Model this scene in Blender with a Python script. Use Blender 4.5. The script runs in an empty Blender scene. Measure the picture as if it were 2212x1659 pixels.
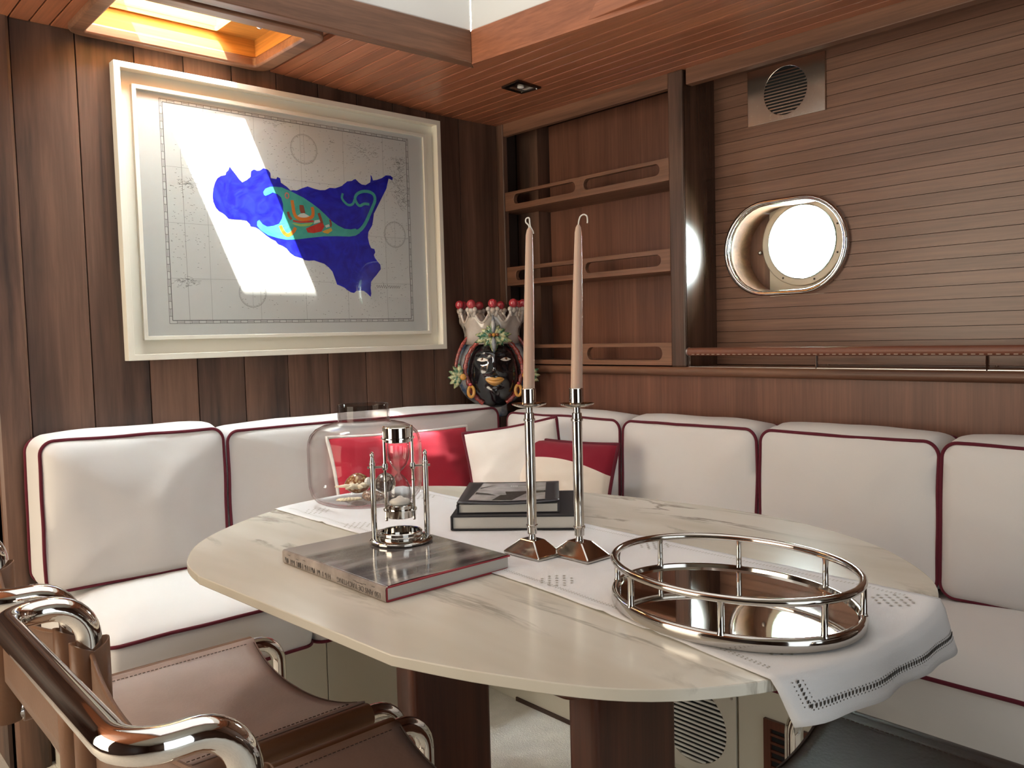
import bpy, math, random
from mathutils import Vector, Matrix, noise
random.seed(7)
C = bpy.context.scene.collection
sc = bpy.context.scene
R = math.radians
# ------------------------------------------------------------------ camera, sky, sun, large lights, exposure
FPX, PITCH, ROLL, YAW = 1810.0, -0.0578805584, -0.02656858, 0.732564488
CAM = Vector((-2.25087536, -2.54824648, 1.15))
cd = bpy.data.cameras.new('camera'); cam = bpy.data.objects.new('camera', cd); C.objects.link(cam)
fwd = Vector((math.sin(YAW)*math.cos(PITCH), math.cos(YAW)*math.cos(PITCH), math.sin(PITCH)))
rt = Vector((math.cos(YAW), -math.sin(YAW), 0)); up = rt.cross(fwd)
r2 = math.cos(ROLL)*rt + math.sin(ROLL)*up; u2 = -math.sin(ROLL)*rt + math.cos(ROLL)*up
cam.matrix_world = Matrix(((r2.x, u2.x, -fwd.x, CAM.x), (r2.y, u2.y, -fwd.y, CAM.y), (r2.z, u2.z, -fwd.z, CAM.z), (0, 0, 0, 1)))
cd.sensor_fit = 'HORIZONTAL'; cd.sensor_width = 36.0; cd.lens = FPX/2212*36.0
cd.clip_start = 0.02; cd.clip_end = 60
sc.camera = cam
SKY = 75.0; SKYLIGHT = 1.1; SUN = 80.0
w = bpy.data.worlds.new('sky'); sc.world = w; w.use_nodes = True
bg = w.node_tree.nodes['Background']; bg.inputs[0].default_value = (0.86, 0.98, 1.0, 1); bg.inputs[1].default_value = SKY
sd = bpy.data.lights.new('sun', 'SUN'); sd.energy = SUN; sd.angle = R(0.6); sd.color = (1, .96, .88)
sun = bpy.data.objects.new('sun', sd); C.objects.link(sun)
SD = Vector((0.415, 0.33, -1.0)).normalized()
sun.rotation_euler = SD.to_track_quat('-Z', 'Y').to_euler()

def area(name, loc, d, sx, sy, power, col):
    l = bpy.data.lights.new(name, 'AREA'); l.shape = 'RECTANGLE'; l.size = sx; l.size_y = sy; l.energy = power; l.color = col
    o = bpy.data.objects.new(name, l); C.objects.link(o); o.location = loc
    o.rotation_euler = Vector(d).to_track_quat('-Z', 'Y').to_euler(); return o
area('fill_behind_camera', (-1.9, -4.1, 1.0), (0.1, 1, -.05), 1.4, 1.9, 16, (.88, .96, 1))  # added fill light behind the camera, no opening is built there
area('fill_from_left', (-3.7, -.62, 1.2), (1, -.18, -.04), 1.4, 1.6, 48, (1, .87, .68))  # added warm fill from the left, in front of a closed wall
gl_ = area('sun_glint_stand_in', (-.875, -.112, 1.335), (.415, -.33, -1), .196, .158, .8, (1, .96, .88)); gl_.data.spread = R(5)  # added lamp in mid-air, stands in for sun reflected off the picture glass
vs = sc.view_settings; vs.view_transform = 'Standard'; vs.look = 'None'; vs.gamma = 1; vs.exposure = 0.0; vs.use_curve_mapping = False

# ------------------------------------------------------------------ materials
MATS = {}
def nt(name):
    m = bpy.data.materials.new(name); m.use_nodes = True; MATS[name] = m
    t = m.node_tree; b = t.nodes['Principled BSDF']; return m, t, b
def N(t, typ, **kw):
    n = t.nodes.new(typ)
    for k, v in kw.items():
        if k[0] == 'i' and k[1:].isdigit(): n.inputs[int(k[1:])].default_value = v
        else: setattr(n, k, v)
    return n
def L(t, a, b): t.links.new(a, b)
def c4(c): return (c[0], c[1], c[2], 1)
def setp(b, col=None, rough=None, metal=None, coat=0, spec=None):
    if col is not None: b.inputs['Base Color'].default_value = c4(col)
    if rough is not None: b.inputs['Roughness'].default_value = rough
    if metal is not None: b.inputs['Metallic'].default_value = metal
    if coat: b.inputs['Coat Weight'].default_value = coat; b.inputs['Coat Roughness'].default_value = .12
    if spec is not None: b.inputs['Specular IOR Level'].default_value = spec
def plain(name, col, rough=.5, metal=0, coat=0, spec=.5, bump=None, var=None):
    m, t, b = nt(name); setp(b, col, rough, metal, coat, spec)
    tc = N(t, 'ShaderNodeTexCoord')
    if var:                                    # (scale, amount) soft tone variation
        n = N(t, 'ShaderNodeTexNoise'); n.inputs['Scale'].default_value = var[0]; n.inputs['Detail'].default_value = 4
        L(t, tc.outputs['Object'], n.inputs['Vector'])
        r = N(t, 'ShaderNodeMapRange'); L(t, n.outputs[0], r.inputs[0]); r.inputs[1].default_value = .3; r.inputs[2].default_value = .7
        r.inputs[3].default_value = 1-var[1]; r.inputs[4].default_value = 1+var[1]
        mx = N(t, 'ShaderNodeVectorMath', operation='SCALE'); mx.inputs[0].default_value = col; L(t, r.outputs[0], mx.inputs['Scale'])
        L(t, mx.outputs[0], b.inputs['Base Color'])
    if bump:
        n = N(t, 'ShaderNodeTexNoise'); n.inputs['Scale'].default_value = bump[0]; n.inputs['Detail'].default_value = 5
        L(t, tc.outputs['Object'], n.inputs['Vector'])
        bp = N(t, 'ShaderNodeBump'); bp.inputs['Strength'].default_value = bump[1]; bp.inputs['Distance'].default_value = bump[2] if len(bump) > 2 else .004
        L(t, n.outputs[0], bp.inputs['Height']); L(t, bp.outputs[0], b.inputs['Normal'])
    return m
def wood(name, axis, dark, light, rough=.42, across=16, coat=.0, tint=.09):
    m, t, b = nt(name); setp(b, light, rough, 0, coat)
    tc = N(t, 'ShaderNodeTexCoord'); oi = N(t, 'ShaderNodeObjectInfo')
    of = N(t, 'ShaderNodeVectorMath', operation='SCALE'); of.inputs[0].default_value = (13.1, 7.7, 5.3); L(t, oi.outputs['Random'], of.inputs['Scale'])
    ad = N(t, 'ShaderNodeVectorMath', operation='ADD'); L(t, tc.outputs['Object'], ad.inputs[0]); L(t, of.outputs[0], ad.inputs[1])
    def grain(ac, al, det):
        mp = N(t, 'ShaderNodeMapping'); s = [ac]*3; s['xyz'.index(axis)] = al; mp.inputs['Scale'].default_value = s
        L(t, ad.outputs[0], mp.inputs[0]); n = N(t, 'ShaderNodeTexNoise'); n.inputs['Scale'].default_value = 1
        n.inputs['Detail'].default_value = det; n.inputs['Roughness'].default_value = .6; n.inputs['Distortion'].default_value = .5
        L(t, mp.outputs[0], n.inputs['Vector']); return n
    n1 = grain(across, .7, 5); n2 = grain(across*9, 4, 3)
    rp = N(t, 'ShaderNodeValToRGB'); e = rp.color_ramp.elements
    e[0].position = .33; e[0].color = c4(dark); e[1].position = .62; e[1].color = c4(light)
    L(t, n1.outputs[0], rp.inputs[0])
    mr = N(t, 'ShaderNodeMapRange'); L(t, n2.outputs[0], mr.inputs[0]); mr.inputs[1].default_value = .3; mr.inputs[2].default_value = .7
    mr.inputs[3].default_value = .78; mr.inputs[4].default_value = 1.12
    r2_ = N(t, 'ShaderNodeMapRange'); L(t, oi.outputs['Random'], r2_.inputs[0]); r2_.inputs[3].default_value = 1-tint; r2_.inputs[4].default_value = 1+tint
    mu = N(t, 'ShaderNodeMath', operation='MULTIPLY'); L(t, mr.outputs[0], mu.inputs[0]); L(t, r2_.outputs[0], mu.inputs[1])
    vm = N(t, 'ShaderNodeVectorMath', operation='SCALE'); L(t, rp.outputs[0], vm.inputs[0]); L(t, mu.outputs[0], vm.inputs['Scale'])
    L(t, vm.outputs[0], b.inputs['Base Color'])
    bp = N(t, 'ShaderNodeBump'); bp.inputs['Strength'].default_value = .06; bp.inputs['Distance'].default_value = .002
    L(t, n2.outputs[0], bp.inputs['Height']); L(t, bp.outputs[0], b.inputs['Normal'])
    return m
TD, TL = (.11, .05, .028), (.26, .125, .072)
wood('teak_gloss', 'z', (.045, .022, .014), (.11, .055, .034), rough=.24, coat=.35)
wood('teak_z', 'z', (.042, .022, .015), (.175, .092, .060), across=9)
wood('teak_x', 'x', TD, TL); wood('teak_y', 'y', TD, TL)
wood('ceil_y', 'y', (.31, .112, .056), (.45, .165, .08), rough=.33, coat=.1)
wood('plank_y', 'y', (.18, .092, .06), (.24, .128, .085), rough=.32, tint=.035)
wood('panel_z', 'z', (.125, .050, .030), (.19, .080, .048), rough=.42)
wood('mahog_z', 'z', (.06, .016, .008), (.12, .034, .016), rough=.3)
wood('hatch_x', 'x', (.46, .2, .045), (.6, .3, .07), rough=.3)
wood('hatch_y', 'y', (.46, .2, .045), (.6, .3, .07), rough=.3)
wood('dark_x', 'x', (.03, .014, .009), (.08, .036, .022)); wood('dark_y', 'y', (.03, .014, .009), (.08, .036, .022)); plain('liner_cream', (.50, .46, .39), .6)
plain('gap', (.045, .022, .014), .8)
plain('white_paint', (.80, .80, .77), .5)
plain('frame_cream', (.83, .80, .69), .42)
plain('paper', (.80, .80, .80), .7, bump=(5, .25, .004))
plain('ink', (.27, .27, .27), .8); plain('ink_dark', (.17, .17, .17), .8)
def paint(name, col, col2):
    m, t, b = nt(name); setp(b, col, .28, 0, .2)
    tc = N(t, 'ShaderNodeTexCoord'); n = N(t, 'ShaderNodeTexNoise'); n.inputs['Scale'].default_value = 14; n.inputs['Detail'].default_value = 4; n.inputs['Distortion'].default_value = 2.2
    L(t, tc.outputs['Object'], n.inputs['Vector']); rp = N(t, 'ShaderNodeValToRGB'); e = rp.color_ramp.elements
    e[0].position = .38; e[0].color = c4(col); e[1].position = .65; e[1].color = c4(col2); L(t, n.outputs[0], rp.inputs[0]); L(t, rp.outputs[0], b.inputs['Base Color'])
    bp = N(t, 'ShaderNodeBump'); bp.inputs['Strength'].default_value = .5; bp.inputs['Distance'].default_value = .004; L(t, n.outputs[0], bp.inputs['Height']); L(t, bp.outputs[0], b.inputs['Normal'])
paint('p_blue', (.012, .012, .40), (.02, .03, .62)); paint('p_teal', (.06, .42, .36), (.09, .5, .43)); paint('p_orange', (.8, .20, .03), (.75, .25, .04))
paint('p_red', (.6, .03, .03), (.7, .08, .05)); paint('p_brown', (.28, .07, .04), (.35, .08, .05)); paint('p_green', (.35, .6, .15), (.45, .65, .2))
paint('p_yellow', (.85, .5, .05), (.8, .45, .08)); paint('p_white', (.8, .8, .78), (.75, .78, .75)); paint('p_pink', (.75, .22, .18), (.7, .2, .2))
def fabric(name, col, rough=.85, sc_=900, st=.12):
    m = plain(name, col, rough, spec=.2)
    t = m.node_tree; b = t.nodes['Principled BSDF']; tc = N(t, 'ShaderNodeTexCoord')
    n = N(t, 'ShaderNodeTexNoise'); n.inputs['Scale'].default_value = sc_; n.inputs['Detail'].default_value = 2; L(t, tc.outputs['Object'], n.inputs['Vector'])
    n2 = N(t, 'ShaderNodeTexNoise'); n2.inputs['Scale'].default_value = 9; n2.inputs['Detail'].default_value = 4; L(t, tc.outputs['Object'], n2.inputs['Vector'])
    ad = N(t, 'ShaderNodeMath', operation='MULTIPLY_ADD'); L(t, n2.outputs[0], ad.inputs[0]); ad.inputs[1].default_value = 3; L(t, n.outputs[0], ad.inputs[2])
    bp = N(t, 'ShaderNodeBump'); bp.inputs['Strength'].default_value = st; bp.inputs['Distance'].default_value = .003; L(t, ad.outputs[0], bp.inputs['Height']); L(t, bp.outputs[0], b.inputs['Normal'])
    b.inputs['Sheen Weight'].default_value = .1
    return m
fabric('cushion_white', (.735, .715, .695)); fabric('piping_red', (.12, .014, .026), sc_=1500, st=.3)
fabric('pillow_red', (.46, .022, .045), st=.35); fabric('piping_white', (.8, .78, .74)); fabric('pillow_white', (.82, .78, .73), st=.35)
fabric('linen', (.80, .80, .81), st=.2)
m = fabric('two_tone', (.21, .010, .024), st=.3)     # red cloth with a sewn cream half-round
t = m.node_tree; b = t.nodes['Principled BSDF']; tc = N(t, 'ShaderNodeTexCoord')
vmul = N(t, 'ShaderNodeVectorMath', operation='MULTIPLY_ADD'); vmul.inputs[1].default_value = (1/.40, 0, 1/.245); vmul.inputs[2].default_value = (0, 0, .155/.245)
L(t, tc.outputs['Object'], vmul.inputs[0]); ln = N(t, 'ShaderNodeVectorMath', operation='LENGTH'); L(t, vmul.outputs[0], ln.inputs[0])
cmp_ = N(t, 'ShaderNodeMath', operation='LESS_THAN'); L(t, ln.outputs['Value'], cmp_.inputs[0]); cmp_.inputs[1].default_value = 1
mx = N(t, 'ShaderNodeMix', data_type='RGBA'); L(t, cmp_.outputs[0], mx.inputs[0]); mx.inputs[6].default_value = (.21, .010, .024, 1); mx.inputs[7].default_value = (.74, .66, .57, 1)
L(t, mx.outputs[2], b.inputs['Base Color'])
plain('chrome', (.82, .81, .79), .045, 1); plain('nickel', (.58, .555, .52), .08, 1); plain('steel', (.58, .56, .53), .3, 1)
plain('brushed', (.62, .58, .53), .22, 1); plain('mirror', (.80, .77, .73), .03, 1, bump=(60, .012, .001))
plain('dark_metal', (.12, .11, .10), .2, 1)
plain('leather', (.37, .255, .205), .36, bump=(160, .12), var=(7, .14), coat=.1); plain('leather_edge', (.16, .07, .03), .45, bump=(160, .1), var=(9, .15))
plain('leather_shaded', (.045, .027, .02), .48, spec=.35, bump=(160, .12), var=(7, .2)); plain('leather_back_shaded', (.17, .095, .06), .42, bump=(160, .1), var=(7, .15)); plain('stitch', (.06, .032, .022), .8); plain('rail_leather', (.20, .075, .045), .42, bump=(200, .1))  # backrest and third chair: the same leather with shade put into its colour
plain('stitch_light', (.55, .42, .33), .8)
plain('wax', (.55, .40, .31), .42, spec=.4); plain('wick', (.85, .82, .75), .8)
MATS['wax'].node_tree.nodes['Principled BSDF'].inputs['Subsurface Weight'].default_value = .15
plain('bench_white', (.60, .57, .48), .5); plain('bench_lip', (.64, .61, .53), .5)
plain('carpet', (.82, .80, .73), .95, bump=(240, .6, .006), var=(14, .08))
plain('black', (.008, .008, .009), .5); plain('dark_hole', (.01, .01, .01), .9)
plain('page', (.62, .61, .57), .8, bump=(500, .1)); plain('book_red', (.33, .03, .045), .6); plain('book_dark', (.028, .026, .032), .4); plain('book_black', (.016, .015, .018), .5)
plain('eyelet', (.44, .42, .37), .9); plain('eyelet_dark', (.05, .045, .04), .9)
plain('sand', (.85, .82, .76), .9); plain('shell_cream', (.72, .64, .44), .35, coat=.4); plain('coral_cream', (.75, .68, .52), .6); plain('glass_bit', (.75, .74, .70), .2)
def spots(name, c1, c2, s):
    m, t, b = nt(name); setp(b, c1, .12, 0, .6); tc = N(t, 'ShaderNodeTexCoord'); v = N(t, 'ShaderNodeTexVoronoi'); v.inputs['Scale'].default_value = s
    L(t, tc.outputs['Object'], v.inputs['Vector']); rp = N(t, 'ShaderNodeValToRGB'); e = rp.color_ramp.elements; e[0].position = .3; e[0].color = c4(c2); e[1].position = .5; e[1].color = c4(c1)
    L(t, v.outputs['Distance'], rp.inputs[0]); L(t, rp.outputs[0], b.inputs['Base Color'])
spots('cowrie', (.25, .10, .04), (.55, .40, .22), 120); spots('cowrie_dark', (.09, .06, .05), (.30, .25, .22), 110); spots('shell_brown', (.35, .24, .18), (.16, .10, .08), 150)
def ceramic(name, col, col2=None, s=18): 
    m, t, b = nt(name); setp(b, col, .1, 0, .8)
    if col2:
        tc = N(t, 'ShaderNodeTexCoord'); n = N(t, 'ShaderNodeTexNoise'); n.inputs['Scale'].default_value = s; n.inputs['Detail'].default_value = 4
        L(t, tc.outputs['Object'], n.inputs['Vector']); rp = N(t, 'ShaderNodeValToRGB'); e = rp.color_ramp.elements; e[0].position = .42; e[0].color = c4(col); e[1].position = .6; e[1].color = c4(col2)
        L(t, n.outputs[0], rp.inputs[0]); L(t, rp.outputs[0], b.inputs['Base Color'])
ceramic('c_black', (.006, .006, .008)); ceramic('c_blue', (.05, .10, .19), (.55, .55, .52), 14); ceramic('c_red', (.42, .04, .055)); ceramic('c_white', (.58, .54, .49), (.48, .42, .36)); ceramic('c_green', (.03, .10, .06), (.25, .30, .12), 60)
ceramic('c_leaf', (.04, .15, .08), (.55, .55, .30), 70); ceramic('c_gold', (.62, .30, .05)); ceramic('c_lip', (.60, .30, .07), (.66, .36, .10), 40); ceramic('c_braid', (.38, .06, .05), (.16, .04, .03), 150); ceramic('c_brown', (.20, .07, .02)); ceramic('c_eye', (.75, .70, .62))
def glassy(name, tint, ior=1.45, edge=(.55, .56, .55), gloss=1.0, e0=.45):
    m = bpy.data.materials.new(name); m.use_nodes = True; MATS[name] = m; t = m.node_tree; t.nodes.clear()
    o = N(t, 'ShaderNodeOutputMaterial'); mix = N(t, 'ShaderNodeMixShader'); tr = N(t, 'ShaderNodeBsdfTransparent'); gl = N(t, 'ShaderNodeBsdfGlossy'); gl.inputs['Roughness'].default_value = .02
    lw = N(t, 'ShaderNodeLayerWeight'); lw.inputs['Blend'].default_value = .3
    cr = N(t, 'ShaderNodeValToRGB'); e = cr.color_ramp.elements; e[0].position = e0; e[0].color = c4(tint); e[1].position = 1; e[1].color = c4(edge); L(t, lw.outputs['Facing'], cr.inputs[0]); L(t, cr.outputs[0], tr.inputs[0])
    l2 = N(t, 'ShaderNodeLayerWeight'); l2.inputs['Blend'].default_value = .5
    pw = N(t, 'ShaderNodeMath', operation='POWER'); L(t, l2.outputs['Facing'], pw.inputs[0]); pw.inputs[1].default_value = 5
    mu = N(t, 'ShaderNodeMath', operation='MULTIPLY_ADD'); L(t, pw.outputs[0], mu.inputs[0]); mu.inputs[1].default_value = (1-(ior-1)**2/(ior+1)**2)*gloss; mu.inputs[2].default_value = (ior-1)**2/(ior+1)**2*gloss
    L(t, mu.outputs[0], mix.inputs[0]); L(t, tr.outputs[0], mix.inputs[1]); L(t, gl.outputs[0], mix.inputs[2]); L(t, mix.outputs[0], o.inputs[0]); return m
glassy('glass_pane', (.97, .98, .97), edge=(.9, .92, .9)); glassy('glass_vase', (.99, .99, .988), edge=(.60, .60, .60), ior=1.22, e0=.6); glassy('glass_bulb', (.97, .97, .97), edge=(.22, .22, .22), ior=1.7, e0=.15); glassy('glass_neck_tint', (.76, .74, .73), edge=(.45, .43, .42), ior=1.3)  # jar neck is clear glass, its grey tint stands in for dark reflections
m = bpy.data.materials.new('skylight_blind'); m.use_nodes = True; MATS['skylight_blind'] = m
b = m.node_tree.nodes['Principled BSDF']; b.inputs['Emission Color'].default_value = (1, .985, .95, 1); b.inputs['Emission Strength'].default_value = SKYLIGHT; b.inputs['Base Color'].default_value = (.5, .5, .5, 1)
m, t, b = nt('marble'); setp(b, (.7, .66, .55), .2, 0, .15)
tc = N(t, 'ShaderNodeTexCoord'); mp = N(t, 'ShaderNodeMapping'); mp.inputs['Rotation'].default_value = (0, 0, R(14)); mp.inputs['Scale'].default_value = (5.0, 1.15, 1); L(t, tc.outputs['Object'], mp.inputs[0])
n0 = N(t, 'ShaderNodeTexNoise'); n0.inputs['Scale'].default_value = 2.2; n0.inputs['Detail'].default_value = 7; n0.inputs['Roughness'].default_value = .58; n0.inputs['Distortion'].default_value = .5; L(t, mp.outputs[0], n0.inputs['Vector'])
n1 = N(t, 'ShaderNodeTexNoise'); n1.inputs['Scale'].default_value = 1.6; n1.inputs['Detail'].default_value = 3; L(t, mp.outputs[0], n1.inputs['Vector'])
sb = N(t, 'ShaderNodeMath', operation='SUBTRACT'); L(t, n0.outputs[0], sb.inputs[0]); sb.inputs[1].default_value = .5
ab = N(t, 'ShaderNodeMath', operation='ABSOLUTE'); L(t, sb.outputs[0], ab.inputs[0])
mr = N(t, 'ShaderNodeMapRange'); L(t, ab.outputs[0], mr.inputs[0]); mr.inputs[1].default_value = 0; mr.inputs[2].default_value = .045; mr.inputs[3].default_value = 1; mr.inputs[4].default_value = 0
m1 = N(t, 'ShaderNodeMapRange'); L(t, n1.outputs[0], m1.inputs[0]); m1.inputs[1].default_value = .47; m1.inputs[2].default_value = .66; m1.inputs[3].default_value = 0; m1.inputs[4].default_value = .85
mm = N(t, 'ShaderNodeMath', operation='MULTIPLY'); L(t, mr.outputs[0], mm.inputs[0]); L(t, m1.outputs[0], mm.inputs[1])
bs = N(t, 'ShaderNodeValToRGB'); e = bs.color_ramp.elements; e[0].position = .35; e[0].color = (.66, .62, .52, 1); e[1].position = .65; e[1].color = (.78, .755, .67, 1); L(t, n1.outputs[0], bs.inputs[0])
mx = N(t, 'ShaderNodeMix', data_type='RGBA'); L(t, mm.outputs[0], mx.inputs[0]); L(t, bs.outputs[0], mx.inputs[6]); mx.inputs[7].default_value = (.24, .21, .16, 1); L(t, mx.outputs[2], b.inputs['Base Color'])
m, t, b = nt('jacket'); setp(b, (.3, .3, .3), .12, 0, .5)    # black and white photograph printed on the jacket
tc = N(t, 'ShaderNodeTexCoord'); mp = N(t, 'ShaderNodeMapping'); mp.inputs['Scale'].default_value = (4, 22, 1); mp.inputs['Rotation'].default_value = (0, 0, R(8)); L(t, tc.outputs['Object'], mp.inputs[0])
n = N(t, 'ShaderNodeTexNoise'); n.inputs['Scale'].default_value = 1.0; n.inputs['Detail'].default_value = 6; L(t, mp.outputs[0], n.inputs['Vector'])
sp = N(t, 'ShaderNodeSeparateXYZ'); L(t, tc.outputs['Object'], sp.inputs[0])
g = N(t, 'ShaderNodeMapRange'); L(t, sp.outputs['Y'], g.inputs[0]); g.inputs[1].default_value = .075; g.inputs[2].default_value = .10; g.inputs[3].default_value = 0; g.inputs[4].default_value = 1
rp = N(t, 'ShaderNodeValToRGB'); e = rp.color_ramp.elements; e[0].position = .36; e[0].color = (.05, .045, .05, 1); e[1].position = .62; e[1].color = (.30, .28, .27, 1); L(t, n.outputs[0], rp.inputs[0])
mx = N(t, 'ShaderNodeMix', data_type='RGBA'); L(t, g.outputs[0], mx.inputs[0]); L(t, rp.outputs[0], mx.inputs[6]); mx.inputs[7].default_value = (.42, .39, .37, 1); L(t, mx.outputs[2], b.inputs['Base Color'])
plain('jacket_spine', (.36, .31, .28), .25, coat=.4, var=(25, .3)); plain('photo_light', (.42, .40, .40), .25, coat=.3, var=(20, .35)); plain('photo_dark', (.05, .048, .05), .25, coat=.3); plain('lettering', (.13, .11, .10), .5); plain('letter_light', (.7, .7, .7), .5)
plain('deck_white', (.8, .8, .78), .5); plain('port_green', (.45, .62, .42), .3); plain('leafy', (.05, .12, .06), .8, var=(40, .5)); plain('plate_beige', (.50, .46, .38), .35, .4)

# ------------------------------------------------------------------ mesh helpers
WL = {}
class MB:
    def __init__(s): s.v = []; s.f = []
    def add(s, vs, fs):
        o = len(s.v); s.v += [tuple(p) for p in vs]; s.f += [tuple(i+o for i in q) for q in fs]; return s
    def box(s, x0, x1, y0, y1, z0, z1):
        vs = [(x, y, z) for x in (x0, x1) for y in (y0, y1) for z in (z0, z1)]
        return s.add(vs, [(0, 1, 3, 2), (4, 6, 7, 5), (0, 4, 5, 1), (2, 3, 7, 6), (0, 2, 6, 4), (1, 5, 7, 3)])
    def hexa(s, lo, hi):                       # two quads (4 points each, same order)
        return s.add(list(lo)+list(hi), [(3, 2, 1, 0), (4, 5, 6, 7)] + [(i, (i+1) % 4, (i+1) % 4+4, i+4) for i in range(4)])
    def prism(s, poly, fn, d0, d1):            # poly of (u,v); fn(u,v,w)->xyz
        n = len(poly); a = [fn(u, v, d0) for u, v in poly]; b_ = [fn(u, v, d1) for u, v in poly]
        return s.add(a+b_, [tuple(range(n-1, -1, -1)), tuple(range(n, 2*n))] + [(i, (i+1) % n, (i+1) % n+n, i+n) for i in range(n)])
    def ring(s, outer, inner, fn, d0, d1):     # plate with a hole: outer and inner have equal counts
        n = len(outer); vs = [fn(u, v, d) for d in (d0, d1) for p in (outer, inner) for u, v in p]; fs = []
        for i in range(n):
            j = (i+1) % n
            fs += [(i, n+i, n+j, j), (2*n+i, 2*n+j, 3*n+j, 3*n+i), (i, j, 2*n+j, 2*n+i), (n+i, 3*n+i, 3*n+j, n+j)]
        return s.add(vs, fs)
    def loft(s, rings, closed=True, cap0=True, cap1=True):
        n = len(rings[0]); vs = [p for r in rings for p in r]; fs = []
        for k in range(len(rings)-1):
            for i in range(n if closed else n-1):
                j = (i+1) % n; fs.append((k*n+i, k*n+j, (k+1)*n+j, (k+1)*n+i))
        if cap0: fs.append(tuple(range(n-1, -1, -1)))
        if cap1: fs.append(tuple((len(rings)-1)*n+i for i in range(n)))
        return s.add(vs, fs)
    def tube(s, path, r, n=10, closed=False, caps=True, flat=1.0):
        P = [Vector(p) for p in path]; m = len(P); rings = []; prev = None
        for i in range(m):
            if closed: T = (P[(i+1) % m]-P[i-1])
            else: T = P[min(i+1, m-1)]-P[max(i-1, 0)]
            T = T.normalized() if T.length > 1e-9 else Vector((0, 0, 1))
            if prev is None: a = T.orthogonal().normalized() if abs(T.z) > .9 else T.cross(Vector((0, 0, 1))).normalized()
            else: a = (prev-T*prev.dot(T)).normalized()
            prev = a; b_ = T.cross(a); rr = r[i] if isinstance(r, (list, tuple)) else r
            rings.append([P[i]+a*math.cos(q)*rr+b_*math.sin(q)*rr*flat for q in [2*math.pi*k/n for k in range(n)]])
        if closed: rings.append(rings[0]); return s.loft(rings, True, False, False)
        return s.loft(rings, True, caps, caps)
    def lathe(s, prof, n=32, c=(0, 0, 0), caps=True):
        rings = [[(c[0]+r*math.cos(2*math.pi*k/n), c[1]+r*math.sin(2*math.pi*k/n), c[2]+z) for k in range(n)] for r, z in prof]
        return s.loft(rings, True, caps, caps)
    def sphere(s, c, rx, ry=None, rz=None, n=14, m=9):
        ry = ry or rx; rz = rz or rx
        pr = [(math.sin(math.pi*k/m), -math.cos(math.pi*k/m)) for k in range(m+1)]
        rings = [[(c[0]+rx*max(r, .001)*math.cos(2*math.pi*k/n), c[1]+ry*max(r, .001)*math.sin(2*math.pi*k/n), c[2]+rz*z) for k in range(n)] for r, z in pr]
        return s.loft(rings)
    def grid(s, fn, nu, nv):
        vs = [fn(i/nu, j/nv) for j in range(nv+1) for i in range(nu+1)]
        return s.add(vs, [(j*(nu+1)+i, j*(nu+1)+i+1, (j+1)*(nu+1)+i+1, (j+1)*(nu+1)+i) for j in range(nv) for i in range(nu)])
    def build(s, name, mat, parent=None, origin=None, smooth=35, bevel=0, local=False, solid=0, subsurf=0):
        me = bpy.data.meshes.new(name)
        if parent is not None:
            off = Vector((0, 0, 0)) if local else Vector(WL[parent.name])
        else:
            if origin is None:
                xs, ys, zs = zip(*s.v); origin = ((min(xs)+max(xs))/2, (min(ys)+max(ys))/2, min(zs))
            off = Vector(origin)
        me.from_pydata([tuple(Vector(p)-off) for p in s.v], [], s.f); me.validate(); me.update()
        import bmesh
        bm = bmesh.new(); bm.from_mesh(me); bmesh.ops.recalc_face_normals(bm, faces=bm.faces); bm.to_mesh(me); bm.free()
        me.materials.append(MATS[mat])
        if smooth:
            me.polygons.foreach_set('use_smooth', [True]*len(me.polygons)); me.set_sharp_from_angle(angle=R(smooth))
        o = bpy.data.objects.new(name, me); C.objects.link(o)
        if parent is not None: o.parent = parent; WL[o.name] = (0, 0, 0) if local else tuple(WL[parent.name])
        else: o.location = off; WL[o.name] = tuple(off)
        if solid: md = o.modifiers.new('solid', 'SOLIDIFY'); md.thickness = solid; md.offset = 0
        if bevel:
            md = o.modifiers.new('bevel', 'BEVEL'); md.width = bevel; md.segments = 2; md.limit_method = 'ANGLE'; md.angle_limit = R(40)
        if subsurf: md = o.modifiers.new('subsurf', 'SUBSURF'); md.levels = md.render_levels = subsurf
        return o
def XYZ(u, v, w_): return (u, v, w_)
def pXZ(u, v, w_): return (u, w_, v)          # polygon in x,z extruded along y
def pYZ(u, v, w_): return (w_, u, v)          # polygon in y,z extruded along x
def thing(name, label, cat, loc, group=None):
    o = bpy.data.objects.new(name, None); C.objects.link(o); o.location = loc; WL[o.name] = tuple(loc); o.empty_display_size = .05
    return tag(o, label, cat, group)
def tag(o, label, cat, group=None):
    o['label'] = label; o['category'] = cat
    if group: o['group'] = group
    return o
def struct(o): o['kind'] = 'structure'; return o
def stuff(o): o['kind'] = 'stuff'; return o
def dup(o, parent=None):
    c = o.copy(); C.objects.link(c)
    if parent is not None: c.parent = parent
    for ch in list(o.children): dup(ch, c)
    return c
def share(o, loc, parent):
    c = o.copy(); C.objects.link(c); c.parent = parent; c.location = loc; return c
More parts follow.
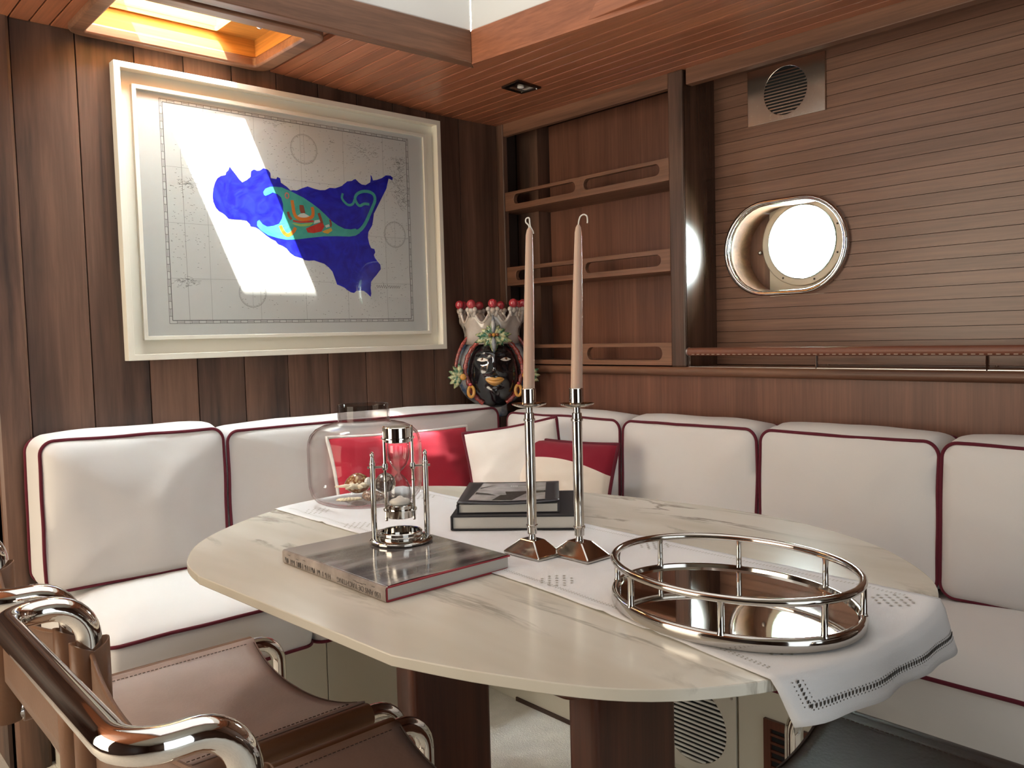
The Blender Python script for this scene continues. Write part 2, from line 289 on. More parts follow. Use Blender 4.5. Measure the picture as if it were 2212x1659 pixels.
def fillet(pts, r, n=6):
    P = [Vector(p) for p in pts]; out = [P[0]]
    for i in range(1, len(P)-1):
        a = (P[i-1]-P[i]); b_ = (P[i+1]-P[i]); rr = r[i-1] if isinstance(r, (list, tuple)) else r
        ang = a.angle(b_); d = min(rr/math.tan(ang/2), a.length*.49, b_.length*.49)
        p0 = P[i]+a.normalized()*d; p1 = P[i]+b_.normalized()*d; h = (a.normalized()+b_.normalized()).normalized()
        rad = d*math.tan(ang/2); ctr = P[i]+h*(rad/math.sin(ang/2))
        v0 = p0-ctr; v1 = p1-ctr; tot = v0.angle(v1)
        for k in range(n+1):
            q = k/n; out.append(ctr+(v0*math.sin((1-q)*tot)+v1*math.sin(q*tot))/math.sin(tot))
    out.append(P[-1]); return out
def rrect(w_, h, r, n=8, per=10):             # rounded rectangle outline with straight runs subdivided
    pts = []
    cs = [(w_/2-r, h/2-r, 0), (-w_/2+r, h/2-r, 90), (-w_/2+r, -h/2+r, 180), (w_/2-r, -h/2+r, 270)]
    for i, (cx, cy, a0) in enumerate(cs):
        arc = [(cx+r*math.cos(R(a0+90*k/n)), cy+r*math.sin(R(a0+90*k/n))) for k in range(n+1)]
        pts += arc; nx, ny, na = cs[(i+1) % 4]; q = (nx+r*math.cos(R(na)), ny+r*math.sin(R(na)))
        pts += [(arc[-1][0]+(q[0]-arc[-1][0])*k/per, arc[-1][1]+(q[1]-arc[-1][1])*k/per) for k in range(1, per)]
    return pts
def stadium(cx, cy, hl, r, n=16):             # horizontal stadium outline
    return [(cx+(hl-r)+r*math.cos(R(-90+180*k/n)), cy+r*math.sin(R(-90+180*k/n))) for k in range(n+1)] + \
           [(cx-(hl-r)+r*math.cos(R(90+180*k/n)), cy+r*math.sin(R(90+180*k/n))) for k in range(n+1)]
def circ(cx, cy, r, n=40): return [(cx+r*math.cos(2*math.pi*k/n), cy+r*math.sin(2*math.pi*k/n)) for k in range(n)]
def rect_like(poly, x0, x1, y0, y1):          # project a hole outline radially out to a rectangle (same count)
    cx = (min(p[0] for p in poly)+max(p[0] for p in poly))/2; cy = (min(p[1] for p in poly)+max(p[1] for p in poly))/2; out = []
    for u, v in poly:
        dx, dy = u-cx, v-cy; s_ = min(((x1-cx) if dx > 0 else (cx-x0))/abs(dx) if abs(dx) > 1e-9 else 1e9, ((y1-cy) if dy > 0 else (cy-y0))/abs(dy) if abs(dy) > 1e-9 else 1e9); out.append((cx+dx*s_, cy+dy*s_))
    for qx, qy in ((x0, y0), (x0, y1), (x1, y0), (x1, y1)):
        i = min(range(len(out)), key=lambda k: (out[k][0]-qx)**2+(out[k][1]-qy)**2); out[i] = (qx, qy)
    return out

# ------------------------------------------------------------------ the setting
def cz(x): return 1.982 if x > -.3 else (2.02 if x < -1.05 else 1.982+(-.3-x)/.75*.038)
YE = -2.75
fl = struct(MB().box(-3.95, .4, -4.35, .85, -.06, 0).build('floor', 'carpet', smooth=0))
# ceiling slab round the two openings, then the boards below it
def sky_y(x): return -.533+.05*(-.5685-x)
def sky_x(y): return -.5685+(-.533-y)*.089
S = MB(); S.box(-3.95, .4, -.02, .85, 2.036, 2.09); S.box(-3.95, -1.565, -.40, -.02, 2.036, 2.09); S.box(-1.015, .4, -.40, -.02, 2.036, 2.09)
S.prism([(-3.95, -.40), (.4, -.40), (.4, -.498), (-.535, -.498), (-2.2, sky_y(-2.2)+.036), (-3.95, sky_y(-2.2)+.036)], XYZ, 2.036, 2.09)
S.prism([(.4, -.498), (.4, -2.3), (sky_x(-2.3)+.036, -2.3), (-.535, -.498)], XYZ, 2.036, 2.09)
S.box(-3.95, -2.2, -2.3, sky_y(-2.2)+.036, 2.036, 2.09); S.box(-.3, .4, -4.35, -2.3, 2.036, 2.09)
ce = struct(S.build('ceiling', 'ceil_y', smooth=0))
struct(MB().box(-3.95, -.3, -4.35, -2.3, 2.036, 2.09).build('trim_6', 'liner_cream', smooth=0))
PW = .049
for i in range(45):
    xc = .155-PW*(i+.5); a = PW/2-.0016
    if -1.58 < xc < -.99: continue
    y1 = YE if xc-PW/2 > -.535 else (-.515 if xc > -2.1 else -.515)
    if -.535 <= xc+PW/2 and xc-PW/2 <= -.535: y1 = -.515
    zb0, zb1 = cz(xc-a), cz(xc+a)
    q = MB().hexa([(xc-a, y1, zb0), (xc+a, y1, zb1), (xc+a, -.001, zb1), (xc-a, -.001, zb0)], [(xc-a, y1, 2.034), (xc+a, y1, 2.034), (xc+a, -.001, 2.034), (xc-a, -.001, 2.034)])
    q.build('plank', 'ceil_y', ce, smooth=0, bevel=.0022)
for i in range(4):                            # boards beside the skylight, under its trim
    xc = -.42-PW*(i-.0)
    if xc-PW/2 > -.5: continue
# back bulkhead
wb = struct(MB().box(-1.79, .30, .013, .05, 0, 2.06).build('wall_back', 'gap', smooth=0))
gx = [-1.7075, -1.548, -1.392, -1.25, -1.10, -.95, -.80, -.65, -.50, -.35, -.20, 0.0]
for a, b_ in zip(gx[:-1], gx[1:]): MB().box(a+.0014, b_-.0014, 0, .012, .3, 2.055).build('panel', 'teak_z', wb, smooth=0, bevel=.0012)
struct(MB().prism([(-1.79, .05), (-1.79, -.006), (-1.783, -.014), (-1.718, -.014), (-1.7095, -.006), (-1.7095, .05)], XYZ, 0, 2.055).build('trim_1', 'teak_z', smooth=30))
struct(MB().box(-1.80, -1.775, .05, .85, 0, 2.06).build('wall_passage', 'teak_z', smooth=0))
struct(MB().box(-3.95, -1.775, .8, .85, 0, 2.06).build('wall_far', 'dark_x', smooth=0))
struct(MB().box(-4.0, -3.95, -4.35, .85, 0, 2.1).build('wall_left', 'dark_y', smooth=0))
struct(MB().box(-4.0, .45, -4.4, -4.35, 0, 2.1).build('wall_front', 'dark_x', smooth=0))
# hull side: boarded wall with the porthole
PC = (-1.16, 1.405); PHL, PR = .2085, .148    # porthole bezel: centre (y, z), half length, half height
XB = .165
H = MB()
hole = rrect(.44, .32, .15, 8, 4); hole = [(u+PC[0], v+PC[1]) for u, v in hole]
H.ring(rect_like(hole, YE, .05, 0, 2.09), hole, pYZ, .186, .24); H.box(.186, .4, YE-1.7, YE, 0, 2.09)
wr = struct(H.build('wall_right', 'gap', smooth=0))
n = 26; z0 = 1.034; pw = .0365; proto = None
def st_y(z, r, hl):                           # half extent of the stadium at height z
    d = abs(z-PC[1]); return None if d >= r else (hl-r)+math.sqrt(r*r-d*d)
for i in range(n):
    a, b_ = z0+i*pw+.0007, z0+(i+1)*pw-.0007
    zs = [a+(b_-a)*k/6 for k in range(7)]; ex = [st_y(z, PR-.008, PHL-.008) for z in zs]
    if all(e is None for e in ex):
        if proto is None:
            proto = MB().box(XB, XB+.02, YE, -.90, a, b_).build('plank', 'plank_y', wr, smooth=0)
            pz = a
        else: share(proto, (0, 0, a-pz), wr)
    else:
        for sgn, yend in ((1, -.90), (-1, YE)):
            pts = [(PC[0]+sgn*(e or 0), z) for e, z in zip(ex, zs)]
            poly = pts+[(yend, b_), (yend, a)]
            MB().prism(poly, pYZ, XB, XB+.02).build('plank', 'plank_y', wr, smooth=0)
MB().box(.0, .02, YE, .0, .3, 1.003).build('veneer_panel', 'panel_z', wr, smooth=0)
MB().box(.0, .19, YE, .0, 1.003, 1.032).build('ledge', 'teak_y', wr, smooth=0)
struct(MB().tube([(-.004, YE, 1.0175), (-.004, -.001, 1.0175)], .0155, 14).build('trim_2', 'teak_y', smooth=40))
struct(MB().box(-.004, .03, YE, -.914, 1.932, 1.985).build('trim_3', 'teak_y', smooth=0, bevel=.003))
struct(MB().box(-.03, .45, YE-1.7, YE+.0, 0, 2.06).build('trim_4', 'teak_z', smooth=0))
# porthole
w1 = struct(MB().ring(stadium(*PC, PHL+.004, PR+.004), stadium(*PC, PHL-.012, PR-.012), pYZ, XB-.010, XB+.004).build('window_1', 'chrome', smooth=50, bevel=.003))
st = stadium(*PC, PHL-.006, PR-.006)
MB().loft([[pYZ(u, v, x) for u, v in st] for x in (XB-.004, .288)], True, False, False).build('liner', 'teak_y', w1, smooth=50)
MB().tube([pYZ(u, v, XB-.013) for u, v in stadium(*PC, PHL-.004, PR-.004, 20)], .0085, 10, closed=True).build('rim', 'chrome', w1, smooth=60)
yd = -1.035; HC = (-1.156, 1.427)
MB().box(.287, .31, yd, -.9, 1.2, 1.6).build('back_board', 'teak_z', w1, smooth=0)
hr = circ(*HC, .1165, 48)
MB().ring(rect_like(hr, -1.45, yd-.002, 1.2, 1.6), hr, pYZ, .281, .31).build('face_plate', 'plate_beige', w1, smooth=0)
MB().ring(circ(*HC, .142, 48), circ(*HC, .118, 48), pYZ, .272, .2805).build('port_ring', 'plate_beige', w1, smooth=50, bevel=.003)
MB().loft([[pYZ(HC[0]+(u-HC[0])*s_, HC[1]+(v-HC[1])*s_, x) for u, v in hr] for x, s_ in ((.27, 1), (.34, .96))], True, False, False).build('port_tube', 'port_green', w1, smooth=50)
MB().prism(circ(*HC, .116, 48), pYZ, .300, .304).build('pane', 'glass_pane', w1, smooth=0)
MB().sphere((.283, -1.0, 1.405), .008, .008, .008).build('screw', 'nickel', w1)
for a in (200, 250, 300, 160):
    MB().prism(circ(HC[0]+.130*math.cos(R(a)), HC[1]+.130*math.sin(R(a)), .0032, 10), pYZ, .2705, .273).build('ring_screw', 'dark_metal', w1)
# hatch over the picture
w2 = struct(MB().ring([(u-1.285, v-.215) for u, v in rrect(.585, .40, .045)], [(u-1.29, v-.2075) for u, v in rrect(.49, .315, .012)], XYZ, 2.004, 2.037).build('window_2', 'teak_x', smooth=40, bevel=.006))
hin = [(u-1.29, v-.2075) for u, v in rrect(.49, .315, .012)]
MB().box(-1.56, -1.02, -.0480, -.02, 2.012, 2.088).build('coaming_board', 'hatch_x', w2, smooth=0); MB().box(-1.56, -1.02, -.40, -.3645, 2.012, 2.088).build('coaming_board', 'hatch_x', w2, smooth=0)
MB().box(-1.56, -1.535, -.366, -.049, 2.012, 2.088).build('coaming_board', 'hatch_y', w2, smooth=0); MB().box(-1.042, -1.012, -.366, -.049, 2.012, 2.088).build('coaming_board', 'hatch_y', w2, smooth=0)
hup = [(u-1.3425, v-.2015) for u, v in rrect(.355, .290, .008)]
MB().ring([(u-1.29, v-.2075) for u, v in rrect(.56, .37, .012)], hup, XYZ, 2.0875, 2.10).build('ledge', 'hatch_x', w2, smooth=0)
MB().box(-1.54, -1.12, -.0568, -.03, 2.10, 2.33).build('upstand_board', 'hatch_x', w2, smooth=0); MB().box(-1.54, -1.12, -.38, -.3455, 2.10, 2.33).build('upstand_board', 'hatch_x', w2, smooth=0)
MB().box(-1.54, -1.5205, -.352, -.056, 2.10, 2.33).build('upstand_board', 'hatch_y', w2, smooth=0); MB().box(-1.165, -1.12, -.352, -.056, 2.10, 2.33).build('upstand_board', 'hatch_y', w2, smooth=0)
MB().sphere((-1.092, -.19, 2.079), .011, .011, .009).build('knob', 'chrome', w2)
# skylight
ya, yb = sky_y(-.5685), sky_y(-2.2)
def brd(p, q, nrm, z0, z1, th, name, mat_, par):
    a = Vector((nrm[0]*th, nrm[1]*th)); P = [p, q, (q[0]+a.x, q[1]+a.y), (p[0]+a.x, p[1]+a.y)]
    return MB().prism(P, XYZ, z0, z1).build(name, mat_, par, smooth=0, bevel=.003)
w3 = struct(MB().prism([(-2.26, -.40), (-.36, -.40), (-.28, -2.3), (-2.26, -2.3)], XYZ, 2.47, 2.50).build('window_3', 'deck_white', smooth=0))
A = (-.5685, ya); B = (-2.2, yb); D = (sky_x(-2.25), -2.25); E_ = (-2.2, -2.25)
Q = MB().hexa([(A[0], A[1], 1.988), (B[0], B[1], 2.008), (B[0], B[1]+.04, 2.008), (A[0]+.04, A[1]+.04, 1.988)], [(A[0]-.006, A[1]-.006, 2.083), (B[0], B[1]-.006, 2.083), (B[0], B[1]+.04, 2.083), (A[0]+.04, A[1]+.04, 2.083)])
Q.build('coaming_board', 'teak_x', w3, smooth=0, bevel=.003)
Q = MB().hexa([(A[0], A[1], 1.988), (A[0]+.04, A[1]+.04, 1.988), (D[0]+.04, D[1], 1.975), (D[0], D[1], 1.975)], [(A[0]-.006, A[1]-.006, 2.083), (A[0]+.04, A[1]+.04, 2.083), (D[0]+.04, D[1], 2.083), (D[0]-.006, D[1], 2.083)])
Q.build('coaming_board', 'ceil_y', w3, smooth=0, bevel=.003)
MB().hexa([(A[0]+.0, A[1]+.0, 1.984), (A[0]+.012, A[1]+.012, 1.984), (D[0]+.012, D[1], 1.972), (D[0], D[1], 1.972)], [(A[0], A[1], 1.991), (A[0]+.014, A[1]+.014, 1.991), (D[0]+.014, D[1], 1.979), (D[0], D[1], 1.979)]).build('bead', 'ceil_y', w3, smooth=0)
MB().box(-2.24, -2.2, -2.25, yb, 1.99, 2.48).build('coaming_board', 'teak_y', w3, smooth=0); MB().box(-2.24, -.3, -2.29, -2.25, 1.97, 2.48).build('coaming_board', 'teak_x', w3, smooth=0)
brd((A[0]+.004, A[1]+.004), (B[0], B[1]+.004), (0, 1), 2.086, 2.48, .03, 'lining_panel', 'white_paint', w3)
brd((A[0]+.004, A[1]+.004), (D[0]+.004, D[1]), (1, 0), 2.086, 2.48, .03, 'lining_panel', 'white_paint', w3)
MB().prism([(-2.19, yb-.01), (A[0]-.01, A[1]-.01), (D[0]-.01, D[1]+.01), (-2.19, -2.24)], XYZ, 2.43, 2.44).build('blind', 'skylight_blind', w3, smooth=0)

# ------------------------------------------------------------------ bookcase, handrail, vent, lamp
bk = thing('bookcase', 'open varnished wooden bookcase built into the corner, its shelves empty', 'bookcase', (.08, -.45, 1.032))
MB().box(.166, .185, -.9, .0, 1.032, 1.982).build('back_panel', 'panel_z', bk, smooth=0)
MB().box(.0, .166, -.905, -.87, 1.032, 1.982).build('side_panel', 'teak_gloss', bk, smooth=0)
MB().box(-.012, .0, -.906, -.847, 1.032, 1.984).build('stile', 'teak_z', bk, smooth=0, bevel=.006)
MB().box(-.012, .012, -.042, -.001, 1.032, 1.984).build('stile', 'teak_z', bk, smooth=0, bevel=.004)
MB().box(-.009, .012, -.8468, -.0422, 1.934, 1.984).build('top_rail', 'teak_y', bk, smooth=0, bevel=.002)
MB().box(.10, .166, -.122, .0, 1.032, 1.982).build('corner_box', 'teak_z', bk, smooth=0)
for zb, zt, s0, s1 in ((1.6415, 1.7145, 1.664, 1.7025), (1.3475, 1.4205, 1.367, 1.405), (1.037, 1.1125, 1.054, 1.0995)):
    MB().box(.012, .166, -.87, -.0, zb, zb+.014).build('shelf', 'teak_y', bk, smooth=0)
    ra = (s1-s0)/2; zc = (s0+s1)/2; M1 = MB()
    for ya_, yb_, p0, p1 in ((-.0422, -.447, -.0925, -.4245), (-.447, -.8468, -.4665, -.8075)):
        sl = stadium((p0+p1)/2, zc, abs(p1-p0)/2, ra, 10)
        M1.ring(rect_like(sl, yb_, ya_, zb, zt), sl, pYZ, -.008, .011)
    M1.build('fiddle_rail', 'teak_y', bk, smooth=30, bevel=.0015)
hr_ = thing('handrail', 'brown stitched leather handrail on steel posts along the ledge below the porthole', 'handrail', (0, -1.8, 1.032))
MB().tube([(-.002, YE, 1.082), (-.002, -.913, 1.082)], .0135, 14).build('rail', 'rail_leather', hr_, smooth=50)
MB().tube([(-.002, -.9135, 1.082), (-.002, -.909, 1.082)], .0145, 14).build('end_cap', 'steel', hr_)
Mx = MB()
for k in range(95): y = -.93-k*.019; Mx.tube([(-.0135, y, 1.0735), (-.0135, y-.010, 1.0735)], .0012, 4)
stuff(Mx.build('stitching', 'stitch_light', hr_, smooth=0))
for y in (-.912, -1.3525, -1.80): MB().tube([(-.002, y, 1.032), (-.002, y, 1.075)], .0045, 10).build('post', 'chrome', hr_)
MB().tube([(.03, YE, 1.041), (.03, -1.34, 1.041)], .004, 8).build('rod', 'chrome', hr_)
MB().box(-.006, .0, YE, -.909, 1.0325, 1.0345).build('ledge_strip', 'steel', hr_, smooth=0)
def grille(th, cy, czz, rad, x, sp, wd, mat_, nm='slat'):
    Mx = MB(); k = 0; z = czz-rad+sp*.6
    while z < czz+rad-sp*.3:
        hw = math.sqrt(max(rad*rad-(z-czz)**2, 0)); Mx.box(x, x+.004, cy-hw, cy+hw, z-wd/2, z+wd/2); z += sp
    return stuff(Mx.build('grille_slats', mat_, th, smooth=0))
vt = thing('vent_cover', 'brushed steel ventilation plate with round slatted grille above the porthole', 'vent', (.155, -1.165, 1.80))
VY0, VY1, VZ0, VZ1 = -1.299, -1.036, 1.797, 1.97
h_ = circ(-1.168, 1.884, .073, 48)
MB().ring(rect_like(h_, VY0, VY1, VZ0, VZ1), h_, pYZ, .158, .1645).build('plate', 'brushed', vt, smooth=0, bevel=.001)
MB().prism(circ(-1.168, 1.884, .0735, 40), pYZ, .1635, .1645).build('backing', 'dark_hole', vt, smooth=0)
grille(vt, -1.168, 1.884, .073, .159, .0098, .0042, 'brushed')
sp = thing('ceiling_spotlight', 'small square recessed steel spotlight in the boarded ceiling, unlit', 'lamp', (-.294, -.459, 1.975))
q4 = [(-.346, -.417), (-.354, -.508), (-.239, -.499), (-.246, -.409)]
ctr = (-.296, -.458)
def scl(p, k): return [(ctr[0]+(u-ctr[0])*k, ctr[1]+(v-ctr[1])*k) for u, v in p]
MB().ring(scl(q4, 1), scl(q4, .72), XYZ, 1.976, 1.983).build('bezel', 'dark_metal', sp, smooth=0, bevel=.001)
MB().ring(scl(q4, .72), scl(q4, .60), XYZ, 1.9775, 1.9825).build('inner_frame', 'chrome', sp, smooth=0)
MB().prism(scl(q4, .6), XYZ, 1.981, 1.983).build('reflector', 'brushed', sp, smooth=0)
MB().sphere((ctr[0], ctr[1], 1.979), .012, .012, .004).build('bulb', 'glass_bit', sp)
MB().sphere((-.250, -.487, 1.9755), .003).build('screw', 'chrome', sp)

# ------------------------------------------------------------------ bench
bn = thing('corner_bench', 'cream painted L-shaped bench base running along two walls under the white cushions', 'bench', (-.9, -.3, 0))
MB().box(-1.70, -1.1145, -.48, -.46, 0, .335).build('front_panel', 'bench_white', bn, smooth=0, bevel=.002)
MB().box(-1.1120, -.53, -.48, -.46, 0, .335).build('front_panel', 'bench_white', bn, smooth=0, bevel=.002)
MB().box(-1.70, -1.68, -.46, -.002, 0, .335).build('end_panel', 'bench_white', bn, smooth=0)
MB().box(-1.705, -.50, -.515, -.002, .335, .356).build('seat_board', 'bench_lip', bn, smooth=0, bevel=.004)
MB().box(-.545, -.002, YE, -.516, .335, .356).build('seat_board', 'bench_lip', bn, smooth=0, bevel=.004)
MB().box(-.53, -.51, -1.43, -.46, 0, .335).build('front_panel', 'bench_white', bn, smooth=0, bevel=.002)
MB().box(-.54, -.51, YE, -1.432, 0, .335).build('front_panel', 'bench_white', bn, smooth=0, bevel=.002)
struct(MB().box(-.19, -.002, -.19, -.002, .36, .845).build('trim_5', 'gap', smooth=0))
MB().box(-.536, -.531, -1.425, -.62, 0, .012).build('kick_strip', 'gap', bn, smooth=0); MB().box(-1.69, -.54, -.486, -.481, 0, .012).build('kick_strip', 'gap', bn, smooth=0)
bz = thing('floor_grille', 'white plate with large round slatted grille set in the bench base under the table', 'vent', (-.535, -1.3, .04))
h_ = circ(-1.297, .155, .1, 48)
MB().ring(rect_like(h_, -1.425, -1.17, .03, .28), h_, pYZ, -.5395, -.5305).build('plate', 'bench_lip', bz, smooth=0, bevel=.001)
MB().prism(circ(-1.297, .155, .101, 48), pYZ, -.5325, -.531).build('backing', 'dark_hole', bz, smooth=0)
grille(bz, -1.297, .155, .1, -.5385, .0118, .0052, 'white_paint')
MB().prism(circ(-1.413, .255, .004, 10), pYZ, -.541, -.539).build('screw', 'steel', bz)
v2 = thing('louvre_vent', 'dark wood framed louvre vent in the bench base beside the seat of the near chair', 'vent', (-.545, -1.56, .03))
MB().ring(rect_like(circ(-1.57, .13, .03, 8), -1.64, -1.505, .02, .24), [(-1.57+(u+1.57)*1, .13+(v-.13)) for u, v in rect_like(circ(-1.57, .13, .03, 8), -1.622, -1.523, .04, .22)], pYZ, -.549, -.5405).build('frame', 'mahog_z', v2, smooth=0)
MB().box(-.5425, -.5405, -1.622, -1.523, .04, .22).build('backing', 'dark_hole', v2, smooth=0)
for k in range(9): MB().box(-.548, -.543, -1.622, -1.523, .047+k*.0195, .053+k*.0195).build('slat', 'mahog_z', v2, smooth=0)

def cushion(name, w_, h, d, loc, rot, label, group, bf=.026, bb=.01, rc=.034, crown=0, seed=0, taper=0, mat_='cushion_white', wr=1.0):
    """box cushion; local X width, Z height, front face towards -Y; piping on both seams"""
    out = rrect(w_, h, rc, 8, 12); n = len(out); rings = []
    def pt(u, v, y, amp):
        q = noise.noise(Vector((u*5+seed, v*5, y*6+seed)))*.012*amp+noise.noise(Vector((u*16+seed, v*11, seed)))*.006*amp
        tp = 1+taper*(v/h); return (u*tp, y-q, v)
    def sag(u, v): return 1
    K = 9
    for k in range(K):                         # front face from the middle outwards
        s_ = .04+.96*(k/(K-1))
        rings.append([pt(u*s_, v*s_, -d/2-bf*(1-s_**3)-.004*math.sin(math.pi*min(1, (1-s_)*6)), wr*min(1, (1-s_)*9+.02)) for u, v in out])
    for k in range(1, 7):
        q = k/6; e = 1+.022*math.sin(math.pi*q)
        rings.append([(u*e*(1+taper*(v/h))+noise.noise(Vector((u*9+seed, v*9, q*3)))*.003*math.sin(math.pi*q), -d/2+d*q, v*e+crown*math.sin(math.pi*min(1, q*.8+.12))*max(0, (v/h-.3)/.2)*(1-.5*abs(2*u/w_)**3)*(q > .01)*(q < .99)+noise.noise(Vector((u*7, v*9+seed, q*3)))*.005*math.sin(math.pi*q)) for u, v in out])
    for k in range(1, 4):
        s_ = 1-.96*k/3; rings.append([pt(u*s_, v*s_, d/2+bb*(1-s_**3), .3) for u, v in out])
    o = MB().loft(rings).build(name, mat_, origin=(0, 0, 0), smooth=60)
    for y in (-d/2, d/2):
        lp = [(u*1.006*(1+taper*(v/h))+noise.noise(Vector((u*8+seed, v*8, y)))*.003, y+noise.noise(Vector((u*9, v*9+seed, y)))*.003, v*1.006+noise.noise(Vector((u*11, v*8, y+seed)))*.003) for u, v in out]
        MB().tube(lp, .0044, 8, closed=True).build('piping', 'piping_red', o, smooth=60, local=True)
    o.location = loc; o.rotation_euler = rot
    return tag(o, label, 'cushion', group)
GB = 'back cushions along the bench'; GS = 'seat cushions on the bench'
def back_left(x0, x1, z0, z1, lab, seed, tilt=0, d=.158): cushion('back_cushion', x1-x0, z1-z0, d, ((x0+x1)/2, -.19+d/2, (z0+z1)/2), (R(-1.5), R(tilt), 0), lab, GB, seed=seed, crown=.020)
def back_right(y0, y1, z0, z1, lab, seed, tilt=0, d=.158): cushion('back_cushion', y0-y1, z1-z0, d, (-.19+d/2, (y0+y1)/2, (z0+z1)/2), (R(-1.5), R(tilt), R(-90)), lab, GB, seed=seed, crown=.020)
back_left(-1.735, -1.262, .520, .905, 'white back cushion at the far left end of the bench, wine red piping', 3, 1.0)
back_left(-1.245, -.205, .520, .884, 'long white back cushion under the picture, behind the glass jar and red pillow', 11, .55)
back_right(-.222, -.768, .505, .862, 'white back cushion nearest the corner on the porthole side, behind the two-tone pillow', 23)
back_right(-.785, -1.270, .505, .864, 'white back cushion right of the two-tone pillow', 31)
back_right(-1.283, -1.755, .505, .866, 'white back cushion directly below the porthole rail, second from the right end', 47)
back_right(-1.765, -2.26, .503, .868, 'white back cushion cut off by the right edge, beyond the tray', 59)
RS = (R(-90), 0, 0)
def seat(x0, x1, y0, y1, lab, seed, zt=.487, d=.125): cushion('seat_cushion', x1-x0, y1-y0, d, ((x0+x1)/2, (y0+y1)/2, zt-d/2), RS, lab, GS, bf=.034, rc=.035, seed=seed, wr=.5)
seat(-1.722, -1.213, -.605, -.03, 'white seat cushion at the left end of the bench, wine red piping', 71)
seat(-1.205, -.64, -.605, -.03, 'white seat cushion under the picture, mostly hidden by the table', 77)
seat(-.632, -.03, -1.700, -.03, 'long white seat cushion in the corner, hidden behind the table', 83, .480)
seat(-.632, -.03, -2.72, -1.712, 'white seat cushion on the right beside the hanging corner of the runner', 91, .480)

def pillow(w_, h, t_, mat_, pip, loc, rot, lab, seed, pr=.006, pw_=2.6):
    n = 40
    def T(u, v): 
        a = max(0, 1-abs(u)**pw_)**.5; b_ = max(0, 1-abs(v)**pw_)**.5
        return t_/2*a*b_
    def P(u, v, s_):
        pin = 1-.05*(1-(abs(v))**2)*abs(u)**4; pin2 = 1-.05*(1-abs(u)**2)*abs(v)**4
        wv = noise.noise(Vector((u*2.2+seed, v*2.2, s_)))*.006+noise.noise(Vector((u*5, v*6+seed, s_)))*.003
        e = min(1, (1-max(abs(u), abs(v)))*6)
        return (u*w_/2*pin, s_*T(u, v)+wv*e, v*h/2*pin2)
    M1 = MB()
    for s_ in (-1, 1): M1.grid(lambda a, b_: P(a*2-1, b_*2-1, s_), n, n)
    o = M1.build('pillow', mat_, origin=(0, 0, 0), smooth=180)
    bd = [(k/n*2-1, -1) for k in range(n)]+[(1, k/n*2-1) for k in range(n)]+[(1-k/n*2, 1) for k in range(n)]+[(-1, 1-k/n*2) for k in range(n)]
    MB().tube([P(u, v, 0) for u, v in bd], pr, 8, closed=True).build('piping', pip, o, smooth=60, local=True)
    o.location = loc; o.rotation_euler = rot
    return tag(o, lab, 'pillow', 'throw pillows in the corner of the bench')
pillow(.56, .325, .12, 'pillow_red', 'piping_white', (-.67, -.265, .682), (R(-14), R(1.5), 0), 'plain red throw pillow with white edging behind the glass jar', 5)
pillow(.32, .33, .11, 'pillow_white', 'piping_red', (-.395, -.500, .690), (R(-12), R(-9), R(-46)), 'white throw pillow with wine red edging behind the left candle', 9)
pillow(.43, .31, .12, 'two_tone', 'piping_red', (-.37, -.665, .660), (R(-15), R(0), R(-86)), 'two-tone throw pillow, dark red above a cream half-round', 13)

# ------------------------------------------------------------------ framed chart
pc = thing('framed_chart', 'large cream box-framed nautical chart overpainted with a blue island and teal fish', 'picture', (-.9, -.002, 1.1))
FX0, FX1, FZ0, FZ1, FD = -1.461, -.316, 1.106, 1.951, -.038
def frm(x0, x1, z0, z1, wd, y0, y1, name, mat_):
    out = [(x0, z0), (x1, z0), (x1, z1), (x0, z1)]; inn = [(x0+wd, z0+wd), (x1-wd, z0+wd), (x1-wd, z1-wd), (x0+wd, z1-wd)]
    return MB().ring(out, inn, pXZ, y0, y1).build(name, mat_, pc, smooth=0, bevel=.0012)
frm(FX0, FX1, FZ0, FZ1, .0175, FD, -.001, 'outer_frame', 'frame_cream')
MB().box(FX0+.017, FX1-.017, -.006, -.001, FZ0+.017, FZ1-.017).build('back_board', 'frame_cream', pc, smooth=0)
frm(-1.4095, -.373, 1.164, 1.8985, .012, -.021, -.006, 'inner_frame', 'frame_cream')
MB().box(-1.398, -.385, -.0105, -.006, 1.176, 1.887).build('paper', 'paper', pc, smooth=0)
YP = -.0107
def flat(poly, y, name, mat_):
    return MB().add([(u, y, v) for u, v in poly], [tuple(range(len(poly)))]).build(name, mat_, pc, smooth=0)
def line(M1, x0, z0, x1, z1, wd=.0009, y=YP):
    dx, dz = x1-x0, z1-z0; l = math.hypot(dx, dz) or 1; a, b_ = -dz/l*wd/2, dx/l*wd/2
    M1.add([(x0+a, y, z0+b_), (x1+a, y, z1+b_), (x1-a, y, z1-b_), (x0-a, y, z0-b_)], [(0, 1, 2, 3)])
def rectl(M1, x0, x1, z0, z1, wd): line(M1, x0, z0, x1, z0, wd); line(M1, x1, z0, x1, z1, wd); line(M1, x1, z1, x0, z1, wd); line(M1, x0, z1, x0, z0, wd)
BX0, BX1, BZ0, BZ1 = -1.331, -.447, 1.212, 1.872
M1 = MB(); rectl(M1, BX0, BX1, BZ0, BZ1, .0014); rectl(M1, BX0+.009, BX1-.009, BZ0+.009, BZ1-.009, .0022)
for k in range(40):
    a = BX0+(BX1-BX0)*k/40; line(M1, a, BZ0, a, BZ0+.009, .0012); line(M1, a, BZ1, a, BZ1-.009, .0012)
    if k % 2: line(M1, a, BZ0+.004, a+.022, BZ0+.004, .0012); line(M1, a, BZ1-.004, a+.022, BZ1-.004, .0012)
